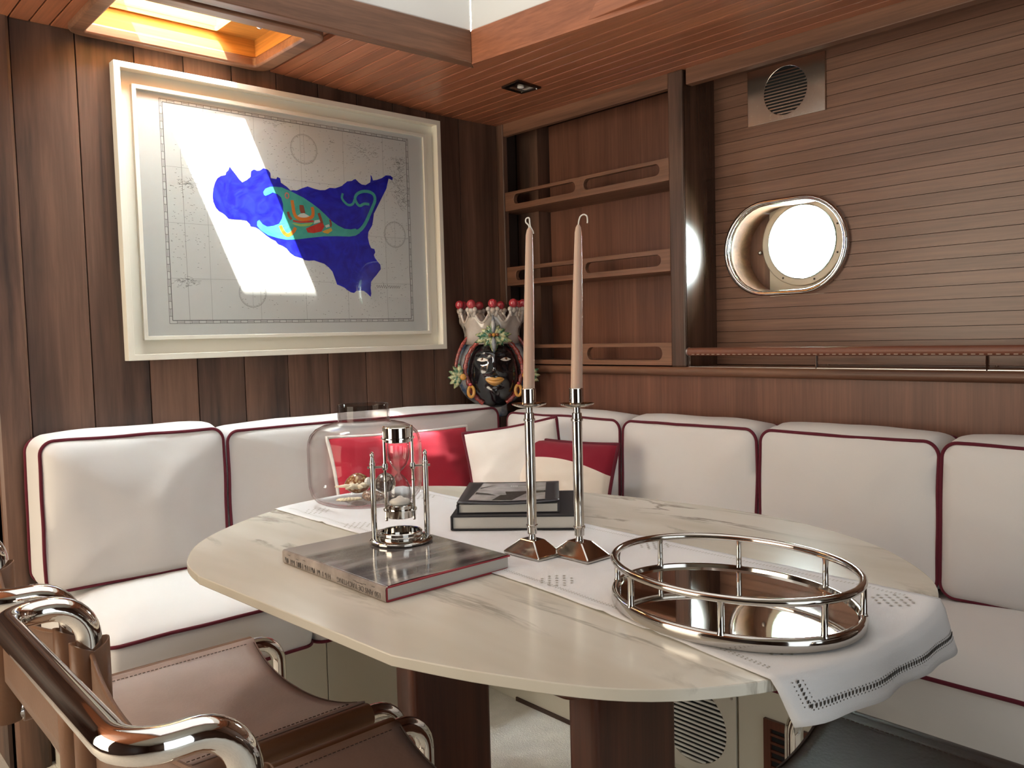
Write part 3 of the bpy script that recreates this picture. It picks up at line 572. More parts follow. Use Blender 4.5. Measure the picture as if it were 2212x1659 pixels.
for k in range(30):
    a = BZ0+(BZ1-BZ0)*k/30; line(M1, BX0, a, BX0+.009, a, .0012); line(M1, BX1, a, BX1-.009, a, .0012)
    if k % 2: line(M1, BX0+.004, a, BX0+.004, a+.022, .0012); line(M1, BX1-.004, a, BX1-.004, a+.022, .0012)
M1.build('chart_border', 'ink_dark', pc, smooth=0)
M1 = MB()
for k in range(1, 6): a = BX0+(BX1-BX0)*k/5.5-.03; line(M1, a, BZ0+.01, a, BZ1-.01, .0007)
for k in range(1, 4): a = BZ0+(BZ1-BZ0)*k/4-.03; line(M1, BX0+.01, a, BX1-.01, a, .0006)
line(M1, -1.275, 1.77, -1.270, 1.21, .001)
M1.build('grid_lines', 'ink', pc, smooth=0)
for cx, cz_, r in ((-.866, 1.783, .0485), (-.5165, 1.5235, .046), (-1.0665, 1.3065, .0455)):
    M1 = MB()
    for k in range(72):
        a = 2*math.pi*k/72; r0 = r*(.90 if k % 6 else .82); line(M1, cx+r0*math.cos(a), cz_+r0*math.sin(a), cx+r*math.cos(a), cz_+r*math.sin(a), .0011)
        b_ = a+2*math.pi/72; line(M1, cx+r*math.cos(a), cz_+r*math.sin(a), cx+r*math.cos(b_), cz_+r*math.sin(b_), .0008)
    line(M1, cx, cz_-r*1.1, cx, cz_+r*1.1, .0006)
    M1.build('compass_rose', 'ink', pc, smooth=0)
def inside(x, z, poly):
    c = False; j = len(poly)-1
    for i in range(len(poly)):
        if (poly[i][1] > z) != (poly[j][1] > z) and x < (poly[j][0]-poly[i][0])*(z-poly[i][1])/(poly[j][1]-poly[i][1])+poly[i][0]: c = not c
        j = i
    return c
ISLAND = [(-1.1252,1.6952),(-1.1292,1.6849),(-1.1363,1.6785),(-1.1388,1.6698),(-1.1546,1.6647),(-1.1651,1.6571),(-1.173,1.6437),(-1.1797,1.6235),(-1.1831,1.6009),(-1.1816,1.5842),(-1.1752,1.568),(-1.1655,1.5575),(-1.1527,1.5515),(-1.1442,1.5451),(-1.1358,1.5358),(-1.118,1.5351),(-1.0969,1.5357),(-1.0773,1.5343),(-1.067,1.5249),(-1.0643,1.517),(-1.049,1.516),(-1.0399,1.5122),(-1.0248,1.5015),(-1.0127,1.492),(-0.9973,1.4826),(-0.9816,1.4761),(-0.9724,1.4663),(-0.9565,1.4612),(-0.9438,1.4543),(-0.9314,1.44),(-0.9153,1.4302),(-0.8989,1.4264),(-0.8873,1.4238),(-0.8808,1.418),(-0.8657,1.4165),(-0.8451,1.4185),(-0.8281,1.414),(-0.8075,1.4086),(-0.7905,1.3968),(-0.777,1.3832),(-0.7691,1.3616),(-0.7611,1.3399),(-0.747,1.3354),(-0.7328,1.3294),(-0.7222,1.3217),(-0.7079,1.314),(-0.6952,1.3119),(-0.6856,1.3191),(-0.6707,1.3209),(-0.6558,1.3196),(-0.6429,1.3117),(-0.6283,1.299),(-0.6252,1.3103),(-0.627,1.3297),(-0.6241,1.3524),(-0.6121,1.3657),(-0.6002,1.3773),(-0.59,1.389),(-0.582,1.3974),(-0.5832,1.4137),(-0.5943,1.4246),(-0.6053,1.4371),(-0.6087,1.4467),(-0.6026,1.4567),(-0.6059,1.4678),(-0.6191,1.4704),(-0.6261,1.4845),(-0.6309,1.5068),(-0.6281,1.5262),(-0.612,1.5497),(-0.6075,1.5661),(-0.6026,1.5922),(-0.5902,1.6125),(-0.5737,1.6398),(-0.5571,1.6672),(-0.5466,1.6844),(-0.5398,1.7078),(-0.5353,1.7213),(-0.5198,1.7163),(-0.5174,1.7264),(-0.527,1.7325),(-0.5466,1.7314),(-0.5645,1.7198),(-0.5861,1.7112),(-0.6015,1.708),(-0.6066,1.7218),(-0.6113,1.7261),(-0.6103,1.7151),(-0.6132,1.7004),(-0.6325,1.6889),(-0.6475,1.689),(-0.6584,1.6942),(-0.6727,1.7054),(-0.6801,1.703),(-0.6877,1.6975),(-0.7061,1.6941),(-0.7285,1.6762),(-0.7539,1.666),(-0.7752,1.6655),(-0.7931,1.6561),(-0.814,1.6541),(-0.8345,1.6567),(-0.858,1.662),(-0.8786,1.654),(-0.899,1.6445),(-0.9122,1.6448),(-0.9205,1.6425),(-0.9331,1.6532),(-0.9537,1.6645),(-0.9562,1.6789),(-0.9658,1.6818),(-0.9693,1.6746),(-0.9883,1.6756),(-0.9892,1.6916),(-0.9967,1.701),(-1.0122,1.7051),(-1.0235,1.6966),(-1.0329,1.6941),(-1.0452,1.6971),(-1.0547,1.6902),(-1.057,1.6727),(-1.0698,1.6614),(-1.0854,1.6526),(-1.0941,1.6603),(-1.1054,1.6747),(-1.1167,1.6877),(-1.1228,1.6955)]
FISH = [(-1.0145,1.6205),(-1.0163,1.629),(-1.0089,1.6399),(-0.9928,1.6473),(-0.9752,1.6496),(-0.9511,1.6499),(-0.9335,1.6442),(-0.9206,1.641),(-0.8995,1.6325),(-0.8733,1.6228),(-0.8469,1.6085),(-0.8202,1.5924),(-0.7967,1.5743),(-0.773,1.5544),(-0.7488,1.5405),(-0.724,1.5312),(-0.6986,1.5306),(-0.68,1.535),(-0.6621,1.5209),(-0.6811,1.5102),(-0.707,1.5055),(-0.7539,1.5043),(-0.8069,1.5003),(-0.8589,1.4921),(-0.9029,1.485),(-0.9426,1.4813),(-0.9748,1.4854),(-1.0063,1.4924),(-1.0308,1.507),(-1.0426,1.5208),(-1.0413,1.5339),(-1.034,1.5388),(-1.0236,1.5264),(-1.0082,1.5193),(-0.9858,1.5237),(-0.9662,1.5318),(-0.9558,1.5489),(-0.9499,1.5715),(-0.9497,1.5968),(-0.9552,1.617),(-0.9667,1.6263),(-0.9841,1.6306),(-0.9987,1.6219),(-1.0094,1.6174)]
TAIL = [(-0.6917,1.5197),(-0.6655,1.5286),(-0.6481,1.5441),(-0.6341,1.5642),(-0.6197,1.5909),(-0.6073,1.6144),(-0.5968,1.6378),(-0.5998,1.6568),(-0.6184,1.6663),(-0.6447,1.6654),(-0.6675,1.6554),(-0.6773,1.6402),(-0.6725,1.6249),(-0.6599,1.6148),(-0.641,1.6228),(-0.6202,1.6229)]
CURL = [(-0.6794,1.6353),(-0.6874,1.6189),(-0.7041,1.6134),(-0.72,1.6224),(-0.7296,1.6356),(-0.7253,1.6516)]
S_ORANGE = [(-0.917,1.6115),(-0.9146,1.5923),(-0.9107,1.5686),(-0.9014,1.5558),(-0.8832,1.552),(-0.8629,1.5547),(-0.8454,1.5645),(-0.842,1.58),(-0.8447,1.595)]
S_REDLINE = [(-0.9167,1.5448),(-0.8869,1.5427),(-0.841,1.549)]
P_GREEN = [(-0.9204,1.5374),(-0.8873,1.5357),(-0.8412,1.5444),(-0.8571,1.5317),(-0.891,1.5279),(-0.9108,1.5311)]
P_RED1 = [(-0.8911,1.5987),(-0.8761,1.5984),(-0.8705,1.5732),(-0.8873,1.5719),(-0.8917,1.5851)]
S_BROWN = [(-0.9335,1.5728),(-0.9293,1.5582),(-0.9215,1.5484)]
S_L = [(-0.9626,1.5261),(-0.9558,1.5117),(-0.9466,1.5004),(-0.9337,1.4976),(-0.9167,1.5097),(-0.9085,1.5232)]
P_RED2 = [(-0.8711,1.5226),(-0.8399,1.5359),(-0.8083,1.5488),(-0.8013,1.5339),(-0.8132,1.5162),(-0.8445,1.5091),(-0.8649,1.5099)]
S_RED3 = [(-0.8216,1.577),(-0.8163,1.5636),(-0.8102,1.5441)]
S_RED4 = [(-0.7799,1.5585),(-0.7762,1.5449),(-0.7781,1.5339)]
P_YEL = [(-0.8114,1.5163),(-0.7758,1.531),(-0.772,1.5219),(-0.789,1.5106),(-0.8029,1.5122)]
P_W1 = [(-0.9028,1.5602),(-0.8891,1.5697),(-0.8755,1.5728),(-0.8556,1.5643),(-0.8661,1.5584),(-0.8863,1.5569)]
P_W2 = [(-0.8414,1.5398),(-0.8375,1.5513),(-0.8166,1.5559),(-0.8135,1.5485)]
P_W3 = [(-0.799,1.5371),(-0.7841,1.5428),(-0.7802,1.5353),(-0.7952,1.5297)]
P_W4 = [(-0.6206,1.346),(-0.6098,1.3495),(-0.6095,1.3203),(-0.6118,1.3008),(-0.609,1.278),(-0.6206,1.3007),(-0.6248,1.3201)]
RINGC = [(-0.9344,1.6248),(-0.9341,1.6323)]
P_W5 = [(-0.9511,1.5091),(-0.941,1.5157),(-0.9211,1.5223),(-0.9315,1.5103)]
M1 = MB(); rnd = random.Random(4)
for k in range(1900):
    x, z = rnd.uniform(BX0+.015, BX1-.015), rnd.uniform(BZ0+.015, BZ1-.015)
    if noise.noise(Vector((x*5, z*5, 3)))+rnd.uniform(-.35, .35) < -.08: continue
    if inside(x, z, ISLAND): continue
    l = rnd.uniform(.002, .0055); line(M1, x, z, x+l, z+rnd.uniform(-.0006, .0006), .0011)
def blot(cx, cz_, sx, sz, k):
    for i in range(k): x, z = rnd.gauss(cx, sx), rnd.gauss(cz_, sz); line(M1, x, z, x+rnd.uniform(-.014, .014), z+rnd.uniform(-.006, .006), .0009)
blot(-1.273, 1.336, .018, .008, 60); blot(-.655, 1.813, .03, .016, 50); blot(-.60, 1.80, .02, .01, 20); blot(-1.26, 1.63, .02, .008, 60); blot(-.765, 1.82, .004, .003, 10); blot(-.97, 1.85, .02, .012, 20)
for k in range(160): x = -.484+rnd.uniform(-.03, .03)*(1 if rnd.random() < .5 else .5); z = rnd.uniform(1.62, 1.80); line(M1, x, z, x+rnd.uniform(-.016, .016), z+rnd.uniform(-.012, .012), .001)
stuff(M1.build('soundings', 'ink', pc, smooth=0))
M1 = MB(); x = -.603
for k in range(34): z = 1.336+.006*math.sin(k*2.1)+(.008 if k in (10, 15, 17) else 0); line(M1, x, z, x+.004, 1.336+.006*math.sin((k+1)*2.1), .0013); x += .003
M1.build('signature', 'ink_dark', pc, smooth=0)
def resample(pts, n):
    P = [Vector(p) for p in pts]; out = []
    for i in range(len(P)-1):
        a, b_, c_, d = P[max(i-1, 0)], P[i], P[i+1], P[min(i+2, len(P)-1)]
        for k in range(n):
            t_ = k/n; out.append(.5*((2*b_)+(c_-a)*t_+(2*a-5*b_+4*c_-d)*t_*t_+(3*b_-a-3*c_+d)*t_**3))
    out.append(P[-1]); return out
def ribbon(pts, wd, y, name, mat_, capr=True):
    P = resample(pts, 5); M1 = MB(); Lf = []; Rt = []
    for i, p in enumerate(P):
        T = (P[min(i+1, len(P)-1)]-P[max(i-1, 0)]).normalized(); n_ = Vector((-T.y, T.x)); w_ = wd(i/(len(P)-1)) if callable(wd) else wd
        Lf.append(p+n_*w_/2); Rt.append(p-n_*w_/2)
    for i in range(len(P)-1): M1.add([(q.x, y, q.y) for q in (Lf[i], Lf[i+1], Rt[i+1], Rt[i])], [(0, 1, 2, 3)])
    return M1.build(name, mat_, pc, smooth=0)
def tri_poly(poly, y, name, mat_):
    from mathutils.geometry import tessellate_polygon
    vs = [(u, y, v) for u, v in poly]; fs = tessellate_polygon([[Vector(p) for p in vs]])
    return MB().add(vs, [tuple(f) for f in fs]).build(name, mat_, pc, smooth=0)
tri_poly(ISLAND, YP-.0004, 'painted_island', 'p_blue'); tri_poly(FISH, YP-.0007, 'painted_fish', 'p_teal')
ribbon(TAIL, lambda q: .013-.004*q, YP-.00072, 'fish_tail', 'p_teal'); ribbon(CURL, .0085, YP-.00074, 'tail_curl', 'p_teal')
for nm in ('P_W1', 'P_W2', 'P_W3', 'P_W4'): tri_poly(globals()[nm], YP-.0009, 'white_stroke', 'p_white')
ribbon(S_ORANGE, .0115, YP-.0010, 'orange_stroke', 'p_orange'); ribbon(S_REDLINE, .006, YP-.0011, 'red_stroke', 'p_red'); tri_poly(P_GREEN, YP-.0011, 'green_stroke', 'p_green')
tri_poly(P_RED1, YP-.0011, 'red_stroke', 'p_brown'); ribbon(S_BROWN, .009, YP-.001, 'brown_stroke', 'p_brown'); ribbon(S_L, .0115, YP-.001, 'orange_stroke', 'p_orange')
tri_poly(P_RED2, YP-.0011, 'red_stroke', 'p_red'); ribbon(S_RED3, .010, YP-.0012, 'red_stroke', 'p_brown'); ribbon(S_RED4, .007, YP-.0011, 'red_stroke', 'p_brown'); tri_poly(P_YEL, YP-.0012, 'yellow_stroke', 'p_yellow')
rc_, rz_ = RINGC[0]
ribbon([(rc_+.0065*math.cos(a), rz_+.0085*math.sin(a)) for a in [2*math.pi*k/12 for k in range(13)]], .0042, YP-.0011, 'ring_stroke', 'p_pink')
MB().box(-1.3975, -.385, -.0165, -.0145, 1.176, 1.887).build('glass', 'glass_pane', pc, smooth=0)

# ------------------------------------------------------------------ ceramic head vase
hv = thing('head_vase', 'glazed ceramic head vase with black face, blue turban and white crown of red balls', 'vase', (-.168, -.128, .886))
HZ = lambda z: z-.886
FA, FB, FC, FZC = .100, .098, .136, 1.010
BUMPS = [(0, 1.058, .012, .011, .026), (0, 1.028, .026, .015, .017), (.018, 1.018, .012, .010, .009), (-.018, 1.018, .012, .010, .009), (.042, 1.088, .010, .030, .009), (-.042, 1.088, .010, .030, .009),
         (.043, 1.064, -.010, .021, .012), (-.043, 1.064, -.010, .021, .012), (.05, 1.02, .008, .025, .025), (-.05, 1.02, .008, .025, .025), (0, .988, .012, .034, .016), (0, .944, .014, .03, .02), (0, .968, -.006, .03, .007)]
def bump(x, z): return sum(A_*math.exp(-((x-x0)/sx)**2-((z-z0)/sz)**2) for x0, z0, A_, sx, sz in BUMPS)
def face_y(x, z):
    q = 1-(x/FA)**2-((z-FZC)/FC)**2; return -FB*math.sqrt(max(q, 0))-bump(x, z)-.012
vs_, n_, m_ = [], 64, 64
M1 = MB(); rings = []
for j in range(m_+1):
    ph = math.pi*j/m_; z = FZC-FC*math.cos(ph); rr = max(math.sin(ph), .002); ring_ = []
    for i in range(n_):
        a = 2*math.pi*i/n_; x = FA*rr*math.cos(a); y = FB*rr*math.sin(a)
        if y < 0: y -= (bump(x, z)+.012)*min(1, -y/.02)
        ring_.append((x, y, HZ(z)))
    rings.append(ring_)
M1.loft(rings).build('face', 'c_black', hv, local=True, smooth=180)
MB().lathe([(.05, -.0405), (.054, -.03), (.05, .0), (.06, .04), (.08, .075)], 28, (0, .01, 0)).build('neck', 'c_blue', hv, local=True, smooth=60)
# turban: a thick shell behind the face with an inner rolled edge
rings = []
for k in range(25):
    t_ = math.pi*k/24; rr = math.sin(t_); y = .055-.105*math.cos(t_)*1.0
    if k == 0: rr = .55; y = -.046
    rings.append([((.145)*max(rr, .02)*math.cos(a)*(1 if k else 1), y, HZ(1.020+(.165 if math.sin(a) > 0 else .150)*max(rr, .02)*math.sin(a))) for a in [2*math.pi*i/48 for i in range(48)]])
MB().loft(rings).build('turban', 'c_blue', hv, local=True, smooth=180)
braid = [(.108*math.sin(a)*(1.0 if abs(a) < 1.7 else .93), -.062+.012*abs(math.sin(a)), HZ(1.012+.136*math.cos(a)*(1 if math.cos(a) > 0 else .92))) for a in [R(-155+310*k/60) for k in range(61)]]
MB().tube(braid, [.0085+.0018*math.sin(k*2.2) for k in range(61)], 10).build('braid', 'c_braid', hv, local=True, smooth=180)
braid2 = [(.142*math.sin(a), -.012, HZ(1.022+.166*math.cos(a))) for a in [R(-95+190*k/50) for k in range(51)]]
MB().tube(braid2, .007, 8).build('braid', 'c_braid', hv, local=True, smooth=180)
# crown
rings = []; NC = 108
def crown_top(a): q = abs(math.cos((a+math.pi/2)*4.5)); return 1.200+.044*q**2.2
for zf, r0, in ((0, .102), (.35, .101), (.7, .106), (1, .119)):
    rings.append([((r0)*math.cos(2*math.pi*i/NC), .02+(r0)*.9*math.sin(2*math.pi*i/NC), HZ(1.12+(crown_top(2*math.pi*i/NC)-1.12)*zf)) for i in range(NC)])
M1 = MB().loft(rings, True, False, False)
pts9 = [2*math.pi*k/9-math.pi/2 for k in range(9)]
M1.build('crown', 'c_white', hv, local=True, smooth=180, solid=.009)
rim = [(.119*math.cos(2*math.pi*i/NC), .02+.107*math.sin(2*math.pi*i/NC), HZ(crown_top(2*math.pi*i/NC))) for i in range(NC)]
MB().tube(rim, .0055, 8, closed=True).build('crown_rim', 'c_white', hv, local=True, smooth=180)
ball = None
for a in pts9:
    cx, cy = .122*math.cos(a), .02+.11*math.sin(a)
    tx, ty = -math.sin(a), math.cos(a)
    M1 = MB()
    for s_ in (-1, 1): M1.sphere((cx+tx*.017*s_, cy+ty*.015*s_, HZ(1.249)), .0095); M1.tube([(cx+tx*.017*s_, cy+ty*.015*s_, HZ(1.246)), (cx*.98+tx*.011*s_, cy*.98+ty*.01*s_, HZ(1.222))], .006, 8)
    M1.sphere((cx, cy, HZ(1.245)), .012).build('crown_curl', 'c_white', hv, local=True, smooth=180)
    MB().sphere((cx, cy, HZ(1.270)), .0175, n=18, m=12).build('crown_ball', 'c_red', hv, local=True, smooth=180)
# leaf ornament, rosettes, jewels
def leaf(M1, c_, dirv, l, wd, nrm=(0, -1, 0), lift=.008):
    c_ = Vector(c_); d = Vector(dirv).normalized(); nn = Vector(nrm); s_ = d.cross(nn).normalized()
    prof = [(0, .25), (.25, .8), (.5, 1), (.75, .7), (1, .03)]; vs = []
    for q, w_ in prof:
        p = c_+d*l*q+nn*lift*(math.sin(math.pi*q)+.2); vs += [p-s_*wd*w_/2, p+nn*.004, p+s_*wd*w_/2]
    fs = []
    for k in range(4): fs += [(k*3, k*3+1, k*3+4, k*3+3), (k*3+1, k*3+2, k*3+5, k*3+4)]
    M1.add(vs, fs)
M1 = MB(); oc = (0, -.088, HZ(1.150))
for a, l in ((90, .062), (60, .045), (30, .05), (5, .066), (-18, .072), (-45, .05), (-75, .045), (-90, .066), (-105, .045), (-135, .05), (-162, .072), (175, .066), (150, .05), (120, .045)):
    leaf(M1, oc, (math.cos(R(a)), 0, math.sin(R(a))), l, .024)
M1.build('leaf_ornament', 'c_leaf', hv, local=True, smooth=180, solid=.005)
M1 = MB(); leaf(M1, (0, -.094, HZ(1.155)), (0, .12, 1), .072, .016, lift=.012); leaf(M1, (0, -.094, HZ(1.150)), (0, -.05, -1), .062, .016, lift=.012)
M1.build('leaf_blade', 'c_blue', hv, local=True, smooth=180, solid=.004)
for x, mt in ((-.013, 'c_brown'), (0, 'c_gold'), (.013, 'c_brown')): MB().sphere((x, -.108, HZ(1.154)), .0068).build('bead', mt, hv, local=True, smooth=180)
for s_ in (-1, 1):
    M1 = MB()
    for a in range(100, 261, 27): leaf(M1, (s_*.122, -.058, HZ(1.000)), (-s_*math.cos(R(a))*-1 if False else s_*-math.cos(R(a)), 0, math.sin(R(a))), .05, .02, (0, -1, 0), .004)
    M1.build('rosette', 'c_leaf', hv, local=True, smooth=180, solid=.005)
    MB().sphere((s_*.116, -.068, HZ(1.000)), .012, .006, .012).build('gold_stud', 'c_gold', hv, local=True, smooth=180)
    er = [(s_*.088+.011*math.cos(q), -.075, HZ(.945)+.020*math.sin(q)) for q in [2*math.pi*k/20 for k in range(20)]]
    MB().tube(er, .0062, 8, closed=True).build('earring', 'c_gold', hv, local=True, smooth=180)
    MB().sphere((s_*.090, -.076, HZ(.971)), .0072).build('bead', 'c_red', hv, local=True, smooth=180)
# eyes and lips follow the face surface
def patch(x0, x1, lo, hi, bulge, name, mat_, nu=16, nv=6):
    def f(a, b_):
        x = x0+(x1-x0)*a; z = lo(a)+(hi(a)-lo(a))*b_; return (x, face_y(x, z)-.0006-bulge*math.sin(math.pi*b_)*math.sin(math.pi*a), HZ(z))
    return MB().grid(f, nu, nv).build(name, mat_, hv, local=True, smooth=180)
for s_ in (-1, 1):
    ex = s_*.043
    patch(ex-.021, ex+.021, lambda a: 1.062-.006*math.sin(math.pi*a), lambda a: 1.062+.0075*math.sin(math.pi*a), .003, 'eye', 'c_eye')
    MB().sphere((ex, face_y(ex, 1.063)-.0008, HZ(1.0635)), .0068, .0035, .0068).build('iris', 'c_brown', hv, local=True, smooth=180)
    MB().sphere((ex, face_y(ex, 1.063)-.0028, HZ(1.0635)), .0034, .002, .0034).build('pupil', 'c_black', hv, local=True, smooth=180)
mid = lambda a: .9885-.0025*math.sin(math.pi*a)+.0015*math.cos(2*math.pi*a)
patch(-.036, .036, mid, lambda a: mid(a)+.015*math.sin(math.pi*a)**.7-.003*math.exp(-((a-.5)/.08)**2), .007, 'upper_lip', 'c_lip')
patch(-.035, .035, lambda a: mid(a)-.019*math.sin(math.pi*a)**.7, mid, .009, 'lower_lip', 'c_lip')
hv.rotation_euler = (0, 0, R(-38))

# ------------------------------------------------------------------ table
TP = [(-1.7055, -1.12), (-1.684, -1.01), (-1.615, -.885), (-1.505, -.782), (-1.355, -.695), (-1.20, -.662), (-1.06, -.662), (-.94, -.70), (-.835, -.84), (-.735, -1.05), (-.675, -1.30), (-.655, -1.55), (-.695, -1.74), (-.765, -1.885), (-.885, -2.01), (-1.0, -2.068), (-1.13, -2.090), (-1.28, -2.082), (-1.424, -2.038), (-1.545, -1.945), (-1.625, -1.80), (-1.675, -1.665)]
seg = resample(TP, 6); top = [(p.x, p.y) for p in seg]
def edge_y(x, near):
    best = None
    for (x0, y0), (x1, y1) in zip(top, top[1:]+top[:1]):
        if (x0-x)*(x1-x) <= 0 and x0 != x1:
            y = y0+(y1-y0)*(x-x0)/(x1-x0)
            if best is None or (y < best if near else y > best): best = y
    return best if best is not None else (-2.0 if near else -.7)
tb = thing('dining_table', 'oval marble-topped dining table on two dark wooden pedestals', 'table', (-1.18, -1.37, 0))
MB().prism(top, XYZ, .7345, .7495).build('top', 'marble', tb, smooth=40, bevel=.0014)
AP = MB()
AP.prism([(u-1.18, v-1.36) for u, v in rrect(.615, .88, .02)], XYZ, .668, .7344)
AP.build('apron', 'mahog_z', tb, smooth=40, bevel=.004)
for y in (-1.10, -1.615):
    MB().prism([(u-1.172, v+y) for u, v in rrect(.215, .066, .014, 8, 2)], XYZ, 0, .668).build('pedestal', 'mahog_z', tb, smooth=40)

# lace-edged runner across the table
def XL(y): return -1.352 if y > -1.5 else -1.352-.062*((-1.5-y)/.54)**1.4
def XR(y): return -.972-.02*((-.67-y)/1.4)
def run_pt(u, k):
    NT = 84
    x0 = -1.352+(.38)*u; yf = edge_y(min(x0, -.96), False); xn = XL(-2.04)+(XR(-2.04)-XL(-2.04))*u; yn = edge_y(xn, True)
    if k < 4: return (x0, yf+.013-.002*(k == 3), (.69, .715, .738, .7475)[k])
    if k <= 4+NT:
        q = (k-4)/NT; y = (yf+.004)+(yn-.003-yf-.004)*q; x = XL(y)+(XR(y)-XL(y))*u
        z = .7515+max(0, noise.noise(Vector((x*9, y*14, 1))))*.003*min(1, q*8, (1-q)*8)
        if u < .03: z += max(0, noise.noise(Vector((2, y*30, 5)))-.25)*.016*min(1, q*10, (1-q)*10)
        return (x, y, z)
    d = (k-4-NT)/6; rip = .004*math.sin(u*9)+.003*math.sin(u*23)
    return (xn+.022*d*(1-u)**2+.012*d*u, yn-.007-(.012+rip)*d, .7500-.0025-.055*d-.006*d*u+.006*d*math.sin(u*math.pi))
NK = 4+84+7; nu = 36
o = MB().grid(lambda a, b_: run_pt(a, round(b_*(NK-1))), nu, NK-1).build('table_runner', 'linen', origin=(-1.17, -1.37, .69), smooth=180, solid=.0009)
tag(o, 'white linen table runner with drawn-thread lace, its end hanging off the table', 'table runner')
E1, E2 = MB(), MB()
def dot(M_, x, y, s_=.0016, z=None, ln=1.0):
    z = z or .7553; M_.add([(x-s_, y-s_*ln, z), (x+s_, y-s_*ln, z), (x+s_, y+s_*ln, z), (x-s_, y+s_*ln, z)], [(0, 1, 2, 3)])
def surf(x, y):
    u = (x-XL(y))/(XR(y)-XL(y)); return .7515+max(0, noise.noise(Vector((x*9, y*14, 1))))*.003+.0012
y = -.72
while y > -2.03:
    for off in (.022, .026): dot(E1, XR(y)-off, y, .0011, surf(XR(y)-off, y)); dot(E1, XL(y)+off, y, .0011, surf(XL(y)+off, y))
    y -= .0065
for cx, cy in ((-1.03, -1.575), (-1.312, -1.60), (-1.325, -2.0), (-1.05, -2.025), (-1.30, -.80), (-1.315, -1.0), (-1.03, -.85), (-1.03, -1.15)):
    for i in range(-3, 4):
        for j in range(-3, 4):
            if abs(i)+abs(j) > 4 or (i+j) % 2: continue
            dot(E1, cx+i*.0085, cy+j*.0085, .0022, surf(cx+i*.0085, cy+j*.0085))
stuff(E1.build('eyelets', 'eyelet', o, smooth=0))
def hang(u, d):
    xn = XL(-2.04)+(XR(-2.04)-XL(-2.04))*u; yn = edge_y(xn, True); rip = .004*math.sin(u*9)+.003*math.sin(u*23)
    return Vector((xn+.022*d*(1-u)**2+.012*d*u, yn-.007-(.012+rip)*d-.0012, .7500-.0025-.055*d-.006*d*u+.006*d*math.sin(u*math.pi)))
def hdot(u, d, s_, sd=None):
    p = hang(u, d); sd = sd or s_; E2.add([(p.x-s_, p.y, p.z-sd), (p.x+s_, p.y, p.z-sd), (p.x+s_, p.y, p.z+sd), (p.x-s_, p.y, p.z+sd)], [(0, 1, 2, 3)])
for k in range(60): u = .07+k*.0145; hdot(u, .60, .0019, .0026); hdot(u, .68, .0008); hdot(u, .52, .0008)
for k in range(7): hdot(.065, .05+k*.09, .0022, .0018); hdot(.048, .05+k*.09, .0008); hdot(.082, .05+k*.09, .0008)
stuff(E2.build('eyelets', 'eyelet_dark', o, smooth=0))

# ------------------------------------------------------------------ on the table
def cam_axes(x, y):
    n_ = Vector((x-CAM.x, y-CAM.y, 0)).normalized(); return n_, Vector((n_.y, -n_.x, 0))
TZ = .7528
bb = thing('photo_book', 'large book in a glossy black and white photo jacket, under the hourglass', 'book', (-1.436, -1.3175, .7497))
X0, X1, Y0, Y1 = -1.563, -1.309, -1.485, -1.150; Z0, Z1 = .7497, .7738
MB().box(X0+.004, X1-.003, Y0+.003, Y1-.003, Z0+.0026, Z1-.0030).build('page_block', 'page', bb, smooth=0)
MB().box(X0+.003, X1, Y0, Y1, Z0, Z0+.0025).build('cover_board', 'book_red', bb, smooth=0, bevel=.0006); MB().box(X0+.003, X1, Y0, Y1, Z1-.0029, Z1-.0006).build('cover_board', 'book_red', bb, smooth=0, bevel=.0006)
MB().box(X0+.001, X0+.0038, Y0+.0005, Y1, Z0+.001, Z1-.001).build('spine', 'book_red', bb, smooth=0)
M1 = MB(); nn_ = 30
def jk(a, b_): 
    y = Y0+.0045*abs(math.sin(a*3.2+.4))+.001+(Y1-Y0-.001)*b_ if b_ == 0 else Y0+(Y1-Y0)*b_
    return (X0+.002+(X1-X0-.004)*a, y, Z1+.0002+.0006*math.sin(a*9)*(1-b_))
M1.grid(jk, 24, 12); M1.build('jacket', 'jacket', bb, smooth=180)
MB().loft([[(X0+.004, y, Z1+.0004), (X0+.001, y, Z1-.0006), (X0-.0006, y, Z1-.003), (X0-.0008, y, (Z0+Z1)/2), (X0-.0004, y, Z0+.002), (X0+.0015, y, Z0+.0002)] for y in (Y0-.0004, Y1)], False, False, False).build('jacket_spine', 'jacket_spine', bb, smooth=60)
def text(body, size, mat_, parent, mw, name='lettering'):
    cu = bpy.data.curves.new(name, 'FONT'); cu.body = body; cu.size = size; cu.extrude = .00005; cu.resolution_u = 3; cu.materials.append(MATS[mat_])
    t0 = bpy.data.objects.new(name, cu); C.objects.link(t0)
    me = bpy.data.meshes.new_from_object(t0.evaluated_get(bpy.context.evaluated_depsgraph_get())); bpy.data.objects.remove(t0)
    t_ = bpy.data.objects.new(name, me); C.objects.link(t_); t_['kind'] = 'stuff'; t_.parent = parent; t_.matrix_basis = Matrix.Translation(-Vector(WL[parent.name])) @ mw; return t_
text('150 ANS DE YACHTING', .0125, 'lettering', bb, Matrix(((0, 0, -1, X0-.0012), (1, 0, 0, Y0+.012), (0, -1, 0, .7622), (0, 0, 0, 1))))
M1 = MB(); rnd = random.Random(8); y = Y0+.165
while y < Y1-.012:
    M1.box(X0-.0013, X0-.0010, y, y+.0011, .7530, .7615)
    if rnd.random() < .6: M1.box(X0-.0013, X0-.0010, y, y+.0042, rnd.choice((.7530, .7572, .7604)), rnd.choice((.7572, .7604, .7615))-.0+.0008)
    y += rnd.choice((.0062, .0068, .0056, .011))
for y in (-1.455, -1.43, -1.42, -1.41, -1.40, -1.18, -1.21, -1.235): M1.box(X0-.0013, X0-.0010, y, y+.008, .7665+.0015*math.sin(y*90), .7676+.0015*math.sin(y*90))
